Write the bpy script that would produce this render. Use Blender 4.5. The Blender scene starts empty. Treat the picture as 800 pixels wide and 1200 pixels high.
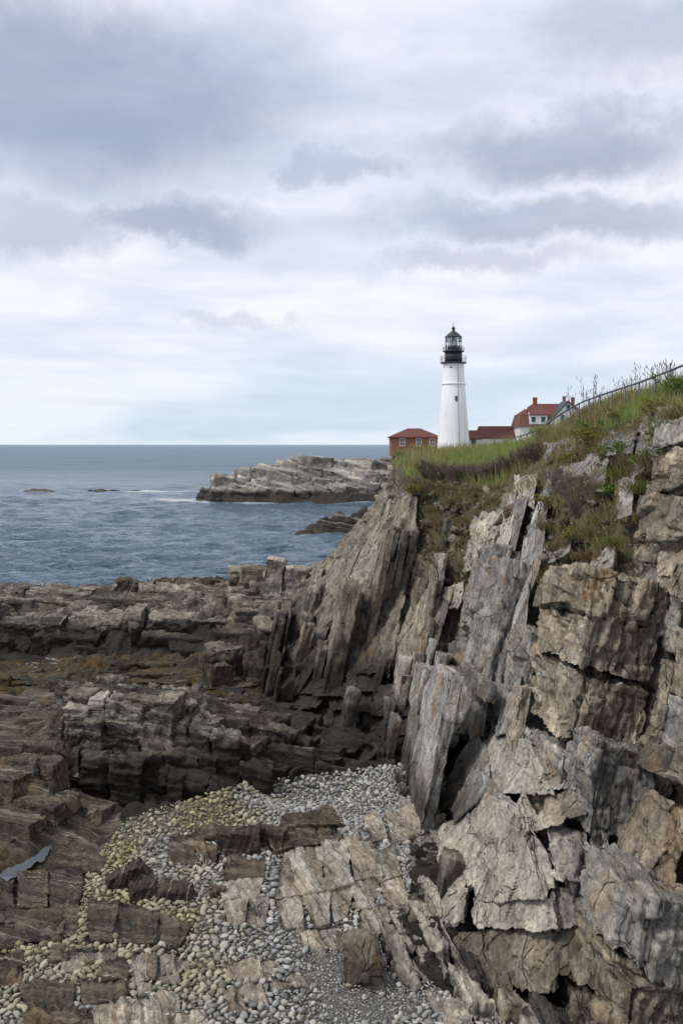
import bpy, math, random
import numpy as np
from mathutils import Vector

R = math.radians
rng = np.random.default_rng(7)
random.seed(7)
scene = bpy.context.scene
COL = scene.collection

# ------------------------------------------------------------------ camera
EYE = 12.0            # metres above the sea
F = 1200.0            # focal length in pixels of the 800 x 1200 frame
HOR = 521.0           # row of the horizon
cam_data = bpy.data.cameras.new('camera')
cam_data.sensor_fit = 'VERTICAL'
cam_data.sensor_height = 36.0
cam_data.lens = 36.0
cam_data.shift_y = -(600.0 - HOR) / 1200.0
cam_data.clip_start = 0.1
cam_data.clip_end = 120000
cam = bpy.data.objects.new('camera', cam_data)
cam.location = (0, 0, EYE)
cam.rotation_euler = (R(90), 0, 0)
COL.objects.link(cam)
scene.camera = cam
scene.render.resolution_x, scene.render.resolution_y = 682, 1024
scene.view_settings.view_transform = 'Standard'
scene.view_settings.look = 'None'
scene.view_settings.gamma = 1
scene.view_settings.exposure = 0.64
scene.view_settings.use_curve_mapping = False
scene.render.engine = 'CYCLES'
scene.cycles.max_bounces = 6
scene.cycles.diffuse_bounces = 3

# ------------------------------------------------------------------ node helper
class NT:
    def __init__(self, tree):
        self.t = tree; tree.nodes.clear()
    def n(self, kind, **kw):
        nd = self.t.nodes.new(kind)
        for k, v in kw.items():
            setattr(nd, k, v)
        return nd
    def put(self, sock, v):
        if v is None: return
        if isinstance(v, bpy.types.NodeSocket): self.t.links.new(v, sock)
        else:
            if hasattr(sock.default_value, '__len__') and not hasattr(v, '__len__'):
                v = [v] * len(sock.default_value)
            if hasattr(v, '__len__') and len(sock.default_value) == 4 and len(v) == 3: v = (*v, 1)
            sock.default_value = v
    def math(self, op, a, b=None, c=None, clamp=False):
        nd = self.n('ShaderNodeMath', operation=op, use_clamp=clamp)
        for i, v in enumerate((a, b, c)): self.put(nd.inputs[i], v) if v is not None else None
        return nd.outputs[0]
    def vm(self, op, a, b=None):
        nd = self.n('ShaderNodeVectorMath', operation=op)
        self.put(nd.inputs[0], a)
        if b is not None:
            if op == 'SCALE': self.put(nd.inputs['Scale'], b)
            else: self.put(nd.inputs[1], b)
        return nd.outputs['Value'] if op in ('DOT_PRODUCT', 'LENGTH', 'DISTANCE') else nd.outputs[0]
    def noise(self, vec, scale, detail=4, rough=0.55, dist=0.0, dim='3D'):
        nd = self.n('ShaderNodeTexNoise', noise_dimensions=dim)
        if dim == '1D': self.put(nd.inputs['W'], vec)
        else: self.put(nd.inputs['Vector'], vec)
        self.put(nd.inputs['Scale'], scale); self.put(nd.inputs['Detail'], detail)
        self.put(nd.inputs['Roughness'], rough); self.put(nd.inputs['Distortion'], dist)
        return nd.outputs[0]
    def voro(self, vec, scale, feature='F1', out=0):
        nd = self.n('ShaderNodeTexVoronoi', feature=feature)
        self.put(nd.inputs['Vector'], vec); self.put(nd.inputs['Scale'], scale)
        return nd.outputs[out]
    def ramp(self, v, lo, hi, a=0.0, b=1.0, smooth=True):
        nd = self.n('ShaderNodeMapRange', interpolation_type='SMOOTHSTEP' if smooth else 'LINEAR')
        for i, x in enumerate((v, lo, hi, a, b)): self.put(nd.inputs[i], x)
        return nd.outputs[0]
    def mix(self, f, a, b, mode='MIX'):
        nd = self.n('ShaderNodeMix', data_type='RGBA', blend_type=mode)
        self.put(nd.inputs[0], f); self.put(nd.inputs[6], a); self.put(nd.inputs[7], b)
        return nd.outputs[2]
    def cramp(self, v, stops):
        nd = self.n('ShaderNodeValToRGB'); e = nd.color_ramp.elements
        while len(e) < len(stops): e.new(0.5)
        for i, (p, c) in enumerate(stops):
            e[i].position = p; e[i].color = (*c, 1)
        self.put(nd.inputs[0], v)
        return nd.outputs[0]
    def bump(self, h, strength, distance, normal=None):
        nd = self.n('ShaderNodeBump')
        self.put(nd.inputs['Strength'], strength); self.put(nd.inputs['Distance'], distance); self.put(nd.inputs['Height'], h)
        if normal is not None: self.put(nd.inputs['Normal'], normal)
        return nd.outputs[0]

# ------------------------------------------------------------------ sky
SUN_DIR = Vector((-0.56, -0.20, 0.80)).normalized()    # towards the sun
world = bpy.data.worlds.new('World'); scene.world = world
world.use_nodes = True
w = NT(world.node_tree)
sky = w.n('ShaderNodeTexSky', sky_type='NISHITA', sun_disc=False)
sky.sun_elevation = math.asin(SUN_DIR.z)
sky.sun_rotation = math.atan2(SUN_DIR.x, SUN_DIR.y)
tc = w.n('ShaderNodeTexCoord').outputs['Generated']
d = w.vm('NORMALIZE', tc)
sep = w.n('ShaderNodeSeparateXYZ'); w.put(sep.inputs[0], d)
zz = w.math('MAXIMUM', sep.outputs[2], 0.0)
den = w.math('ADD', zz, 0.10)
cmb = w.n('ShaderNodeCombineXYZ')
w.put(cmb.inputs[0], w.math('DIVIDE', sep.outputs[0], den)); w.put(cmb.inputs[1], w.math('DIVIDE', sep.outputs[1], den))
uv = cmb.outputs[0]
n_big = w.noise(uv, 0.55, 5, 0.5, 0.3)
n_mid = w.noise(uv, 1.6, 6, 0.55, 0.2)
strm = w.n('ShaderNodeMapping'); w.put(strm.inputs[0], d); strm.inputs['Scale'].default_value = (2.6, 2.6, 13)
n_str = w.noise(strm.outputs[0], 1.0, 5, 0.55, 0.4)
# the direction, ruffled, for the separate clouds
nzc = w.n('ShaderNodeTexNoise'); w.put(nzc.inputs['Vector'], d)
for k, v in (('Scale', 7.5), ('Detail', 9), ('Roughness', 0.66)): nzc.inputs[k].default_value = v
ruf = w.vm('MULTIPLY', w.vm('SUBTRACT', nzc.outputs['Color'], (0.5, 0.5, 0.5)), (0.21, 0.05, 0.125))
dr = w.vm('ADD', d, ruf)
CLOUDS = [  # column, row, half width, half height, weight
    (60, 110, 360, 120, 0.95), (660, 168, 215, 48, 0.85), (412, 199, 62, 24, 0.6), (650, 262, 250, 36, 0.75),
    (190, 256, 165, 34, 0.85), (30, 262, 110, 45, 0.6), (760, 40, 140, 60, 0.55), (560, 318, 150, 24, 0.5),
    (255, 379, 60, 14, 0.35), (130, 222, 90, 20, 0.45), (-200, 240, 200, 60, 0.6), (1000, 240, 220, 60, 0.6)]
dens = w.math('MULTIPLY', w.ramp(n_big, 0.50, 0.78), 0.45)
for (px, py, rx, ry, wt) in CLOUDS:
    c = Vector(((px - 400) / F, 1, (HOR - py) / F)).normalized()
    q = w.vm('MULTIPLY', w.vm('SUBTRACT', dr, c), (F / rx, 4.0, F / ry))
    m = w.math('MULTIPLY', w.ramp(w.vm('LENGTH', q), 1.2, 0.32), wt)
    dens = w.math('MAXIMUM', dens, m)
dens = w.math('MULTIPLY', dens, w.ramp(n_mid, 0.18, 0.60, 0.55, 1.0), clamp=True)
bright = w.mix(w.ramp(w.math('ADD', w.math('MULTIPLY', n_str, 0.45), w.math('MULTIPLY', n_mid, 0.55)), 0.36, 0.62), (0.47, 0.508, 0.598), (0.615, 0.632, 0.67))
low = w.mix(w.ramp(n_str, 0.38, 0.62), (0.40, 0.48, 0.575), (0.55, 0.592, 0.645))
body = w.mix(w.ramp(zz, 0.0, 0.15), low, bright)
cloud = w.mix(dens, body, (0.242, 0.275, 0.368))
bg1 = w.n('ShaderNodeBackground'); w.put(bg1.inputs[0], sky.outputs[0]); bg1.inputs[1].default_value = 0.10
bg2 = w.n('ShaderNodeBackground'); w.put(bg2.inputs[0], cloud); bg2.inputs[1].default_value = 1.0
mx = w.n('ShaderNodeMixShader')
w.put(mx.inputs[0], w.ramp(n_str, 0.2, 0.5, 0.80, 0.97))
w.t.links.new(bg1.outputs[0], mx.inputs[1]); w.t.links.new(bg2.outputs[0], mx.inputs[2])
wo = w.n('ShaderNodeOutputWorld'); w.t.links.new(mx.outputs[0], wo.inputs[0])

sun_data = bpy.data.lights.new('sun', 'SUN')
sun_data.energy = 1.5; sun_data.angle = R(11); sun_data.color = (1.0, 0.96, 0.90)
sun = bpy.data.objects.new('sun', sun_data); COL.objects.link(sun)
sun.location = (0, 0, 60)
sun.rotation_euler = (-SUN_DIR).to_track_quat('-Z', 'Y').to_euler()

# ------------------------------------------------------------------ numpy helpers
def P(px, py, Y):
    """a point of the place seen at column px, row py of the photograph, Y metres out"""
    return np.array([(px - 400) / F * Y, Y, EYE - (py - HOR) / F * Y])

def vnoise(p, seed=0):
    p = np.asarray(p, float)
    i = np.floor(p).astype(np.int64); f = p - i
    f = f * f * f * (f * (f * 6 - 15) + 10)
    def h(x, y, z):
        n = (x * 374761393 + y * 668265263 + z * 2147483647 + seed * 1274126177) & 0xFFFFFFFF
        n = ((n ^ (n >> 13)) * 1274126177) & 0xFFFFFFFF
        n = ((n ^ (n >> 16)) * 2246822519) & 0xFFFFFFFF
        return ((n ^ (n >> 15)) & 0xFFFFFF) / float(0xFFFFFF)
    x, y, z = i[:, 0], i[:, 1], i[:, 2]
    out = 0
    for dx in (0, 1):
        wx = f[:, 0] if dx else 1 - f[:, 0]
        for dy in (0, 1):
            wy = f[:, 1] if dy else 1 - f[:, 1]
            for dz in (0, 1):
                wz = f[:, 2] if dz else 1 - f[:, 2]
                out = out + wx * wy * wz * h(x + dx, y + dy, z + dz)
    return out * 2 - 1

def fbm(p, oct=4, seed=0, gain=0.5):
    a, s, t = 1.0, 0.0, 0.0
    for o in range(oct):
        s = s + a * vnoise(p * 2.03 ** o + 17.3 * o, seed + o); t += a; a *= gain
    return s / t

class RBF:
    """smooth surface through scattered points"""
    def __init__(self, pts, vals, lam=0.02, scale=None, soft=0.0):
        self.soft = soft
        self.p = np.asarray(pts, float); self.sc = np.ones(self.p.shape[1]) if scale is None else np.asarray(scale, float)
        q = self.p * self.sc; n = len(q)
        A = np.sqrt(((q[:, None] - q[None]) ** 2).sum(2) + soft ** 2)
        M = np.zeros((n + 3, n + 3)); M[:n, :n] = -A - lam * np.eye(n) * -1
        one = np.c_[np.ones(n), q]
        M[:n, n:] = one; M[n:, :n] = one.T
        self.c = np.linalg.solve(M, np.r_[np.asarray(vals, float), 0, 0, 0]); self.q = q
    def __call__(self, a, b):
        a = np.asarray(a, float); sh = a.shape
        x = np.c_[a.ravel(), np.broadcast_to(np.asarray(b, float), sh).ravel()] * self.sc
        out = np.empty(len(x)); n = len(self.q)
        for i in range(0, len(x), 20000):
            y = x[i:i + 20000]
            D = np.sqrt(((y[:, None] - self.q[None]) ** 2).sum(2) + self.soft ** 2)
            out[i:i + 20000] = -D @ self.c[:n] + self.c[n] + y @ self.c[n + 1:]
        return out.reshape(sh)

def in_poly(px, py, poly):
    px = np.asarray(px, float); py = np.asarray(py, float)
    r = np.zeros(px.shape, bool); n = len(poly); j = n - 1
    for i in range(n):
        xi, yi = poly[i]; xj, yj = poly[j]
        c = ((yi > py) != (yj > py)) & (px < (xj - xi) * (py - yi) / (yj - yi + 1e-9) + xi)
        r ^= c; j = i
    return r

def proj(p):
    p = np.asarray(p)
    y = np.maximum(p[..., 1], 0.1)
    return 400 + F * p[..., 0] / y, HOR - F * (p[..., 2] - EYE) / y

# ------------------------------------------------------------------ object helpers
def tag(o, label=None, cat=None, group=None, kind=None):
    if label: o['label'] = label
    if cat: o['category'] = cat
    if group: o['group'] = group
    if kind: o['kind'] = kind
    return o

def link(o, parent=None):
    COL.objects.link(o)
    if parent is not None: o.parent = parent
    return o

def empty(name, loc=(0, 0, 0), rz=0.0):
    o = bpy.data.objects.new(name, None); o.location = loc; o.rotation_euler = (0, 0, rz)
    o.empty_display_size = 0.2
    return link(o)

def mesh_from(name, verts, faces, mat=None, smooth=False):
    """faces: array n x 3 or n x 4, or a list of index lists"""
    me = bpy.data.meshes.new(name)
    v = np.asarray(verts, np.float32)
    if isinstance(faces, np.ndarray):
        k = faces.shape[1]; nf = len(faces)
        me.vertices.add(len(v)); me.vertices.foreach_set('co', v.ravel())
        me.loops.add(nf * k); me.loops.foreach_set('vertex_index', faces.astype(np.int32).ravel())
        me.polygons.add(nf)
        me.polygons.foreach_set('loop_start', np.arange(0, nf * k, k, dtype=np.int32))
        me.polygons.foreach_set('loop_total', np.full(nf, k, np.int32))
        me.update(calc_edges=True)
    else:
        me.from_pydata([tuple(map(float, p)) for p in v], [], faces); me.update()
    if smooth:
        me.polygons.foreach_set('use_smooth', np.ones(len(me.polygons), bool))
    if mat is not None: me.materials.append(mat)
    return me

def obj(name, verts, faces, mat, parent=None, smooth=False, origin=None):
    """world-space vertices; the origin is set to the piece's own place"""
    v = np.asarray(verts, float)
    o3 = np.zeros(3) if origin is None else np.asarray(origin, float)
    o = bpy.data.objects.new(name, mesh_from(name, v - o3, faces, mat, smooth))
    off = np.zeros(3) if parent is None else np.array(parent.location)
    o.location = o3 - off
    return link(o, parent)

def attr(me, name, vals):
    a = me.attributes.new(name, 'FLOAT', 'POINT'); a.data.foreach_set('value', np.asarray(vals, np.float32))

class MB:
    """collects simple solids into one mesh"""
    def __init__(self): self.v = []; self.f = []
    def add(self, vs, fs):
        b = len(self.v); self.v += [tuple(map(float, q)) for q in vs]; self.f += [[b + i for i in f] for f in fs]; return self
    def box(self, x0, x1, y0, y1, z0, z1):
        return self.add([(x0,y0,z0),(x1,y0,z0),(x1,y1,z0),(x0,y1,z0),(x0,y0,z1),(x1,y0,z1),(x1,y1,z1),(x0,y1,z1)],
                        [[3,2,1,0],[4,5,6,7],[0,1,5,4],[1,2,6,5],[2,3,7,6],[3,0,4,7]])
    def prism(self, poly, axis, a, b):
        """poly: (u, w) outline; axis 'y' gives x,z outline extruded over y; 'x' gives y,z over x; 'z' x,y over z"""
        def m(u, ww, t): return {'y': (u, t, ww), 'x': (t, u, ww), 'z': (u, ww, t)}[axis]
        n = len(poly)
        vs = [m(u, ww, a) for u, ww in poly] + [m(u, ww, b) for u, ww in poly]
        return self.add(vs, [list(range(n)), list(range(2 * n - 1, n - 1, -1))] + [[i, i + n, (i + 1) % n + n, (i + 1) % n] for i in range(n)])
    def lathe(self, prof, seg=32, c=(0, 0)):
        vs = []; fs = []
        for (r, z) in prof:
            for k in range(seg):
                a = 2 * math.pi * k / seg; vs.append((c[0] + r * math.cos(a), c[1] + r * math.sin(a), z))
        for i in range(len(prof) - 1):
            for k in range(seg):
                fs.append([i*seg+k, i*seg+(k+1) % seg, (i+1)*seg+(k+1) % seg, (i+1)*seg+k])
        fs.append([k for k in range(seg)][::-1]); fs.append([(len(prof)-1)*seg+k for k in range(seg)])
        return self.add(vs, fs)
    def tube(self, pts, r, seg=6, r1=None):
        pts = [np.asarray(q, float) for q in pts]; n = len(pts); vs = []; fs = []
        for i, q in enumerate(pts):
            t = pts[min(i + 1, n - 1)] - pts[max(i - 1, 0)]; t = t / (np.linalg.norm(t) + 1e-9)
            a = np.cross(t, (0, 0, 1)) if abs(t[2]) < 0.9 else np.cross(t, (1, 0, 0)); a /= np.linalg.norm(a); b = np.cross(t, a)
            rr = r if r1 is None else r + (r1 - r) * i / (n - 1)
            for k in range(seg):
                g = 2 * math.pi * k / seg; vs.append(q + rr * (a * math.cos(g) + b * math.sin(g)))
        for i in range(n - 1):
            for k in range(seg): fs.append([i*seg+k, i*seg+(k+1) % seg, (i+1)*seg+(k+1) % seg, (i+1)*seg+k])
        fs.append(list(range(seg))[::-1]); fs.append([(n-1)*seg+k for k in range(seg)])
        return self.add(vs, fs)
    def build(self, name, mat, parent=None, smooth=False):
        o = bpy.data.objects.new(name, mesh_from(name, self.v, self.f, mat, smooth))
        return link(o, parent)

# ------------------------------------------------------------------ materials
def new_mat(name):
    m = bpy.data.materials.new(name); m.use_nodes = True
    t = NT(m.node_tree)
    b = t.n('ShaderNodeBsdfPrincipled'); o = t.n('ShaderNodeOutputMaterial')
    t.t.links.new(b.outputs[0], o.inputs[0])
    return m, t, b

def bed_axes(axis):
    s = np.asarray(axis, float) / np.linalg.norm(axis)
    k = np.cross(s, (0, 0, 1.0)) if abs(s[2]) < 0.8 else np.cross(s, (0, 1.0, 0.0)); k /= np.linalg.norm(k)
    return np.array([s, k, np.cross(s, k)])

S_AX = np.array([-0.945, -0.02, 0.30]); S_AX /= np.linalg.norm(S_AX)      # bedding normal in the cliff
def rock_material(name, cols, axis=S_AX, stain=0.5, tide=None, lichen=0.4, bump=1.0, band=2.2, weed=0.0, rough=0.85, vary=0.5, lam=14.0, crack=1.0):
    """cols: four stone colours across the beds; tide: heights between which the black tidal film ends"""
    m, t, b = new_mat(name)
    pos = t.n('ShaderNodeNewGeometry').outputs['Position']
    wn = t.noise(pos, 0.7, 3, 0.55)
    s = t.math('ADD', t.vm('DOT_PRODUCT', pos, tuple(axis)), t.math('MULTIPLY', wn, 0.55))
    bands = t.noise(s, band, 6, 0.68, 0, '1D')
    blot = t.noise(pos, 0.9, 6, 0.62, 0.4)
    v = t.math('ADD', t.math('MULTIPLY', bands, 0.68), t.math('MULTIPLY', blot, 0.32))
    col = t.cramp(v, [(0.30, cols[0]), (0.44, cols[1]), (0.56, cols[2]), (0.72, cols[3])])
    # every piece a little different
    rnd = t.n('ShaderNodeObjectInfo').outputs['Random']
    col = t.mix(1.0, col, t.cramp(rnd, [(0.0, (1 - vary,) * 3), (0.4, (1 - 0.3 * vary, 1 - 0.33 * vary, 1 - 0.4 * vary)), (0.75, (1, 0.98, 0.95)), (1.0, (1 + 0.3 * vary, 1 + 0.3 * vary, 1 + 0.3 * vary))]), 'MULTIPLY')
    tone = t.n('ShaderNodeAttribute', attribute_name='tone').outputs['Fac']
    col = t.mix(1.0, col, t.cramp(t.math('ADD', t.math('MULTIPLY', tone, 0.9), 0.5), [(0.1, (0.50, 0.48, 0.47)), (0.5, (1, 1, 1)), (0.9, (1.6, 1.57, 1.5))]), 'MULTIPLY')
    # thin dark seams and pale veins that run on through the beds
    seam = t.noise(s, band * 3.1, 5, 0.75, 0, '1D')
    col = t.mix(t.ramp(seam, 0.42, 0.33, 0.0, 0.75), col, (0.035, 0.030, 0.026))
    col = t.mix(t.ramp(seam, 0.60, 0.68, 0.0, 0.6), col, (0.48, 0.45, 0.39))
    # streaks down the dip
    sv = t.n('ShaderNodeCombineXYZ')
    ax4 = bed_axes(axis)
    for i_, f_ in enumerate((7.0, 3.0, 1.5)): t.put(sv.inputs[i_], t.math('MULTIPLY', t.vm('DOT_PRODUCT', pos, tuple(ax4[i_])), f_))
    col = t.mix(1.0, col, t.cramp(t.noise(sv.outputs[0], 1.0, 6, 0.65, 0.3), [(0.32, (0.60, 0.60, 0.61)), (0.5, (1, 1, 1)), (0.68, (1.35, 1.32, 1.26))]), 'MULTIPLY')
    # rust and ochre stains running with the beds
    st_v = t.noise(t.vm('MULTIPLY', pos, (1.2, 0.8, 0.55)), 0.9, 7, 0.66, 0.9)
    st = t.math('MULTIPLY', t.ramp(st_v, 0.51, 0.68), t.math('MULTIPLY', t.ramp(t.noise(pos, 0.35, 3), 0.4, 0.6, 0.35, 1.0), stain))
    col = t.mix(st, col, t.mix(t.noise(pos, 2.0, 4), (0.17, 0.085, 0.033), (0.40, 0.25, 0.11)))
    col = t.mix(1.0, col, t.cramp(t.noise(pos, 11, 6, 0.75), [(0.32, (0.55,) * 3), (0.5, (1, 1, 1)), (0.68, (1.45,) * 3)]), 'MULTIPLY')
    # pale crusts and dark lichen specks
    lw = t.math('MULTIPLY', t.ramp(t.noise(pos, 3.1, 7, 0.72, 0.2), 0.56, 0.68), lichen)
    col = t.mix(lw, col, (0.50, 0.49, 0.45))
    ld = t.math('MULTIPLY', t.ramp(t.noise(pos, 5.3, 6, 0.75), 0.56, 0.66), 0.45)
    col = t.mix(ld, col, (0.055, 0.05, 0.045))
    # hairline cracks along the beds and joints
    ax3 = bed_axes(axis)
    cv = t.n('ShaderNodeCombineXYZ')
    for i_, f_ in enumerate((2.6, 0.85, 0.8)):
        t.put(cv.inputs[i_], t.math('MULTIPLY', t.math('ADD', t.vm('DOT_PRODUCT', pos, tuple(ax3[i_])), t.math('MULTIPLY', wn, 0.35)), f_ / crack))
    cr1 = t.voro(cv.outputs[0], 1.0, 'DISTANCE_TO_EDGE')
    crm = t.math('MULTIPLY', t.ramp(cr1, 0.0, 0.02, 1.0, 0.0), t.ramp(t.noise(pos, 1.3, 4, 0.6), 0.46, 0.58))
    col = t.mix(t.math('MULTIPLY', crm, 0.5), col, (0.03, 0.027, 0.022))
    ro = rough
    if tide is not None:
        z = t.n('ShaderNodeSeparateXYZ'); t.put(z.inputs[0], pos)
        hz = t.math('ADD', z.outputs[2], t.math('MULTIPLY', t.math('SUBTRACT', t.noise(pos, 0.55, 5, 0.65), 0.5), (tide[1] - tide[0]) * 1.6))
        tm = t.ramp(hz, tide[0], tide[1], tide[2] if len(tide) > 2 else 0.92, 0.0)
        col = t.mix(tm, col, t.mix(t.noise(pos, 2.3, 5, 0.6), (0.006, 0.0055, 0.005), (0.038, 0.030, 0.021)))
        ro = t.ramp(tm, 0, 1, rough, 0.7)
    if weed:
        wm = t.math('MULTIPLY', t.ramp(t.noise(pos, 0.8, 6, 0.7, 0.5), 0.47, 0.60), weed)
        col = t.mix(wm, col, t.mix(t.noise(pos, 6, 4), (0.035, 0.022, 0.007), (0.13, 0.075, 0.016)))
    t.put(b.inputs['Base Color'], col); t.put(b.inputs['Roughness'], ro)
    b.inputs['Specular IOR Level'].default_value = 0.2
    h = t.math('ADD', t.math('MULTIPLY', t.noise(pos, 4.5, 9, 0.68, 0.2), 0.6), t.math('MULTIPLY', t.noise(s, lam, 5, 0.7, 0, '1D'), 0.45))
    h = t.math('SUBTRACT', h, t.math('MULTIPLY', crm, 0.6))
    t.put(b.inputs['Normal'], t.bump(h, 1.0 * bump, 0.17))
    return m

# ================================================================== the lie of the land
def gz(px, py, z):
    """ground point of height z seen at px, py"""
    return P(px, py, F * (EYE - z) / (py - HOR))

# --- shore below the cliff: z = T(x, y)
T_PTS = [gz(*q) for q in [
    (-250,1200,1.5),(-100,1200,1.35),(0,1200,1.3),(200,1200,1.3),(400,1200,1.4),(600,1200,1.8),(800,1200,2.0),(0,1500,1.6),(400,1500,1.6),(900,1500,2.2),
    (0,1100,1.4),(200,1090,1.4),(400,1090,1.6),(500,1100,1.7),(0,1025,1.42),(60,1010,1.38),(200,1000,1.55),(330,1010,1.7),(400,980,1.75),(500,920,1.8),
    (300,935,1.6),(120,965,1.6),(-200,1000,2.2),(0,900,2.7),(0,960,2.0),(60,905,2.35),(45,865,2.7),(-150,880,3.0),
    (80,822,3.95),(130,820,4.0),(165,838,3.75),(215,845,3.5),(250,856,3.1),(285,868,2.75),(330,885,2.3),(75,862,3.6),(150,866,3.55),(210,880,3.0),(270,900,2.5),
    (130,940,1.75),(185,938,1.65),(240,930,1.65),(300,912,1.75),(62,880,2.6),(390,905,1.8),(440,905,1.8),
    (0,795,1.25),(100,787,1.1),(200,792,1.1),(250,800,1.3),(60,812,1.6),(-200,800,1.6),(150,806,1.5),
    (400,872,1.7),(350,858,1.7),(300,828,1.6),(440,880,1.75),(270,815,1.6),
    (0,767,1.1),(120,768,1.1),(240,770,1.2),(-200,770,1.2)]]
T_PTS += [P(*q) for q in [
    (-200,702,57),(0,705,56),(60,722,56),(100,718,56),(180,712,56.5),(250,705,57),(300,692,58),(330,690,58),(322,668,60),(350,680,59),(100,706,61),(250,697,63),(0,697,61),
    (0,742,54.6),(60,750,54.6),(120,745,54.8),(200,740,54.8),(250,735,55)]]
T_PTS += [np.array(q) for q in [(-30,74,0.3),(-18,76,0.2),(-10,74,0.4),(-4,74,1.0),(2,74,1.2),(-30,82,-1.5),(-10,82,-1.5),(4,82,-1.5),(-40,60,2),(-40,40,2.5),(10,40,2),(10,25,2),(10,60,2)]]
T_PTS = np.array(T_PTS)
Tf = RBF(T_PTS[:, :2], T_PTS[:, 2], 0.05, None, 0.9)
def T(x, y): return Tf(x, y)

def on_shore(px, py):
    """where the line of sight at px, py meets the shore"""
    ys = np.linspace(15, 78, 400)
    xs = (px - 400) / F * ys; zs = EYE - (py - HOR) / F * ys
    hit = np.nonzero(zs < T(xs, ys))[0]
    i = hit[0] if len(hit) else len(ys) - 1
    return np.array([xs[i], ys[i], zs[i]])

# --- edge of the cliff top and the grassy land behind it
EDGE = np.array([P(*q) for q in [(860,470,18.5),(830,472,21.8),(800,476,24.4),(760,487,26.8),(720,500,29.2),(700,507,30.6),(660,529,34),(640,548,36),(590,568,39.5),(540,572,42),(482,560,44),(466,549,50),(461,544,58)]]
                + [np.array(q) for q in [(4.6,75,10.6),(8,110,10.2),(10,131,10.0),(13,160,10.0),(15,190,10.2)]])
def edge(y): return np.interp(y, EDGE[:, 1], EDGE[:, 0]), np.interp(y, EDGE[:, 1], EDGE[:, 2])
G_PTS = np.array([tuple(e) for e in EDGE] + [
    (8.9,19,13.6),(9.0,22,13.5),(9.0,26.4,13.50),(9.0,29.6,13.36),(9.0,33.7,13.25),(9.0,36.8,13.14),(9.0,39.8,12.90),(9.0,45,12.2),(9.0,53,11.55),(9.0,64,11.3),(14,26,13.4),(14,36,12.9),(14,46,12.2),(14,60,11.8),
    (30,25,13.5),(30,50,12.5),(30,80,11.8),(7.5,44,11.7),(7,50,11.45),(6,56,11.35),(5,62,11.3),(8,75,11.15),(18,100,10.9),(40,120,11.2),(22,150,10.7),(24,190,10.6),(70,190,11.2),(70,60,12.5),(24,215,10.6)])
Gf = RBF(G_PTS[:, :2], G_PTS[:, 2], 0.02, (1.0, 0.45))
def G(x, y): return Gf(x, y)

# --- the cliff: solid where x > X(y, z)
X_PTS = [P(*q) for q in [
    (800,1200,17),(800,900,19.2),(800,760,20.5),(800,600,22.2),(800,530,23.5),(850,900,17.5),(850,1100,15.5),(900,700,16.5),
    (700,1150,18.4),(700,1000,19.8),(705,900,20.8),(705,790,22.3),(700,700,23.8),(700,620,25.6),(700,560,28),
    (750,1150,17.8),(750,1000,18.8),(750,900,19.9),(750,700,22.2),(750,600,24),(750,530,26),
    (620,1180,18.6),(640,1080,19.6),(620,1000,21.0),(620,940,22.2),(620,870,23.8),(640,790,25.4),(640,720,26.8),(640,650,28.6),(650,600,31),
    (560,1120,20.8),(560,1050,22.0),(560,980,23.6),(565,900,26.6),(570,860,28.6),(575,800,29.6),(585,740,30.6),(600,660,32.2),(610,600,34),(620,560,36),
    (500,1130,21.6),(500,1060,23.6),(505,1000,26),(520,930,29.4),(535,860,31.5),(540,800,33),(550,720,35.2),(560,640,37.6),(565,600,39.4),
    (470,900,33.5),(480,860,35.6),(490,800,37.2),(500,740,38.6),(505,680,40.2),(510,620,42.2),
    (430,855,37.6),(445,790,39.2),(450,740,40.6),(460,680,42.2),(470,620,43.6),(470,580,45),
    (390,845,38.8),(390,790,41.2),(400,740,43.4),(415,680,45.8),(430,640,47.5),
    (340,830,40.6),(345,790,43.6),(355,740,46.8),(365,690,49.6),(372,668,51),
    (290,800,45.6),(310,775,47.6),(325,745,50.6),(340,705,53)]]
X_PTS += [np.array(q) for q in [(-1.5,60,2),(0.2,60,6),(2.2,60,9),(0,70,2),(2,70,6),(4,70,10),(6.0,13,0.5),(5.2,13,3),(5.4,13,7),(6.8,13,12),(8.4,14,13.5),(-3,56,4),(-3.5,56,1),(-1.8,54,5.2)]]
X_PTS = np.array(X_PTS + [e for e in EDGE[:13]])
Xf = RBF(X_PTS[:, 1:3], X_PTS[:, 0], 0.05, (0.6, 1.0), 0.35)
def X(y, z): return Xf(y, z)

def on_cliff(px, py, lift=0.0):
    ys = np.linspace(13.5, 60, 500)
    xs = (px - 400) / F * ys; zs = EYE - (py - HOR) / F * ys
    hit = np.nonzero((xs > X(ys, zs)))[0]
    i = hit[0] if len(hit) else len(ys) - 1
    y = ys[i] - lift
    return P(px, py, y)

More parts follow.
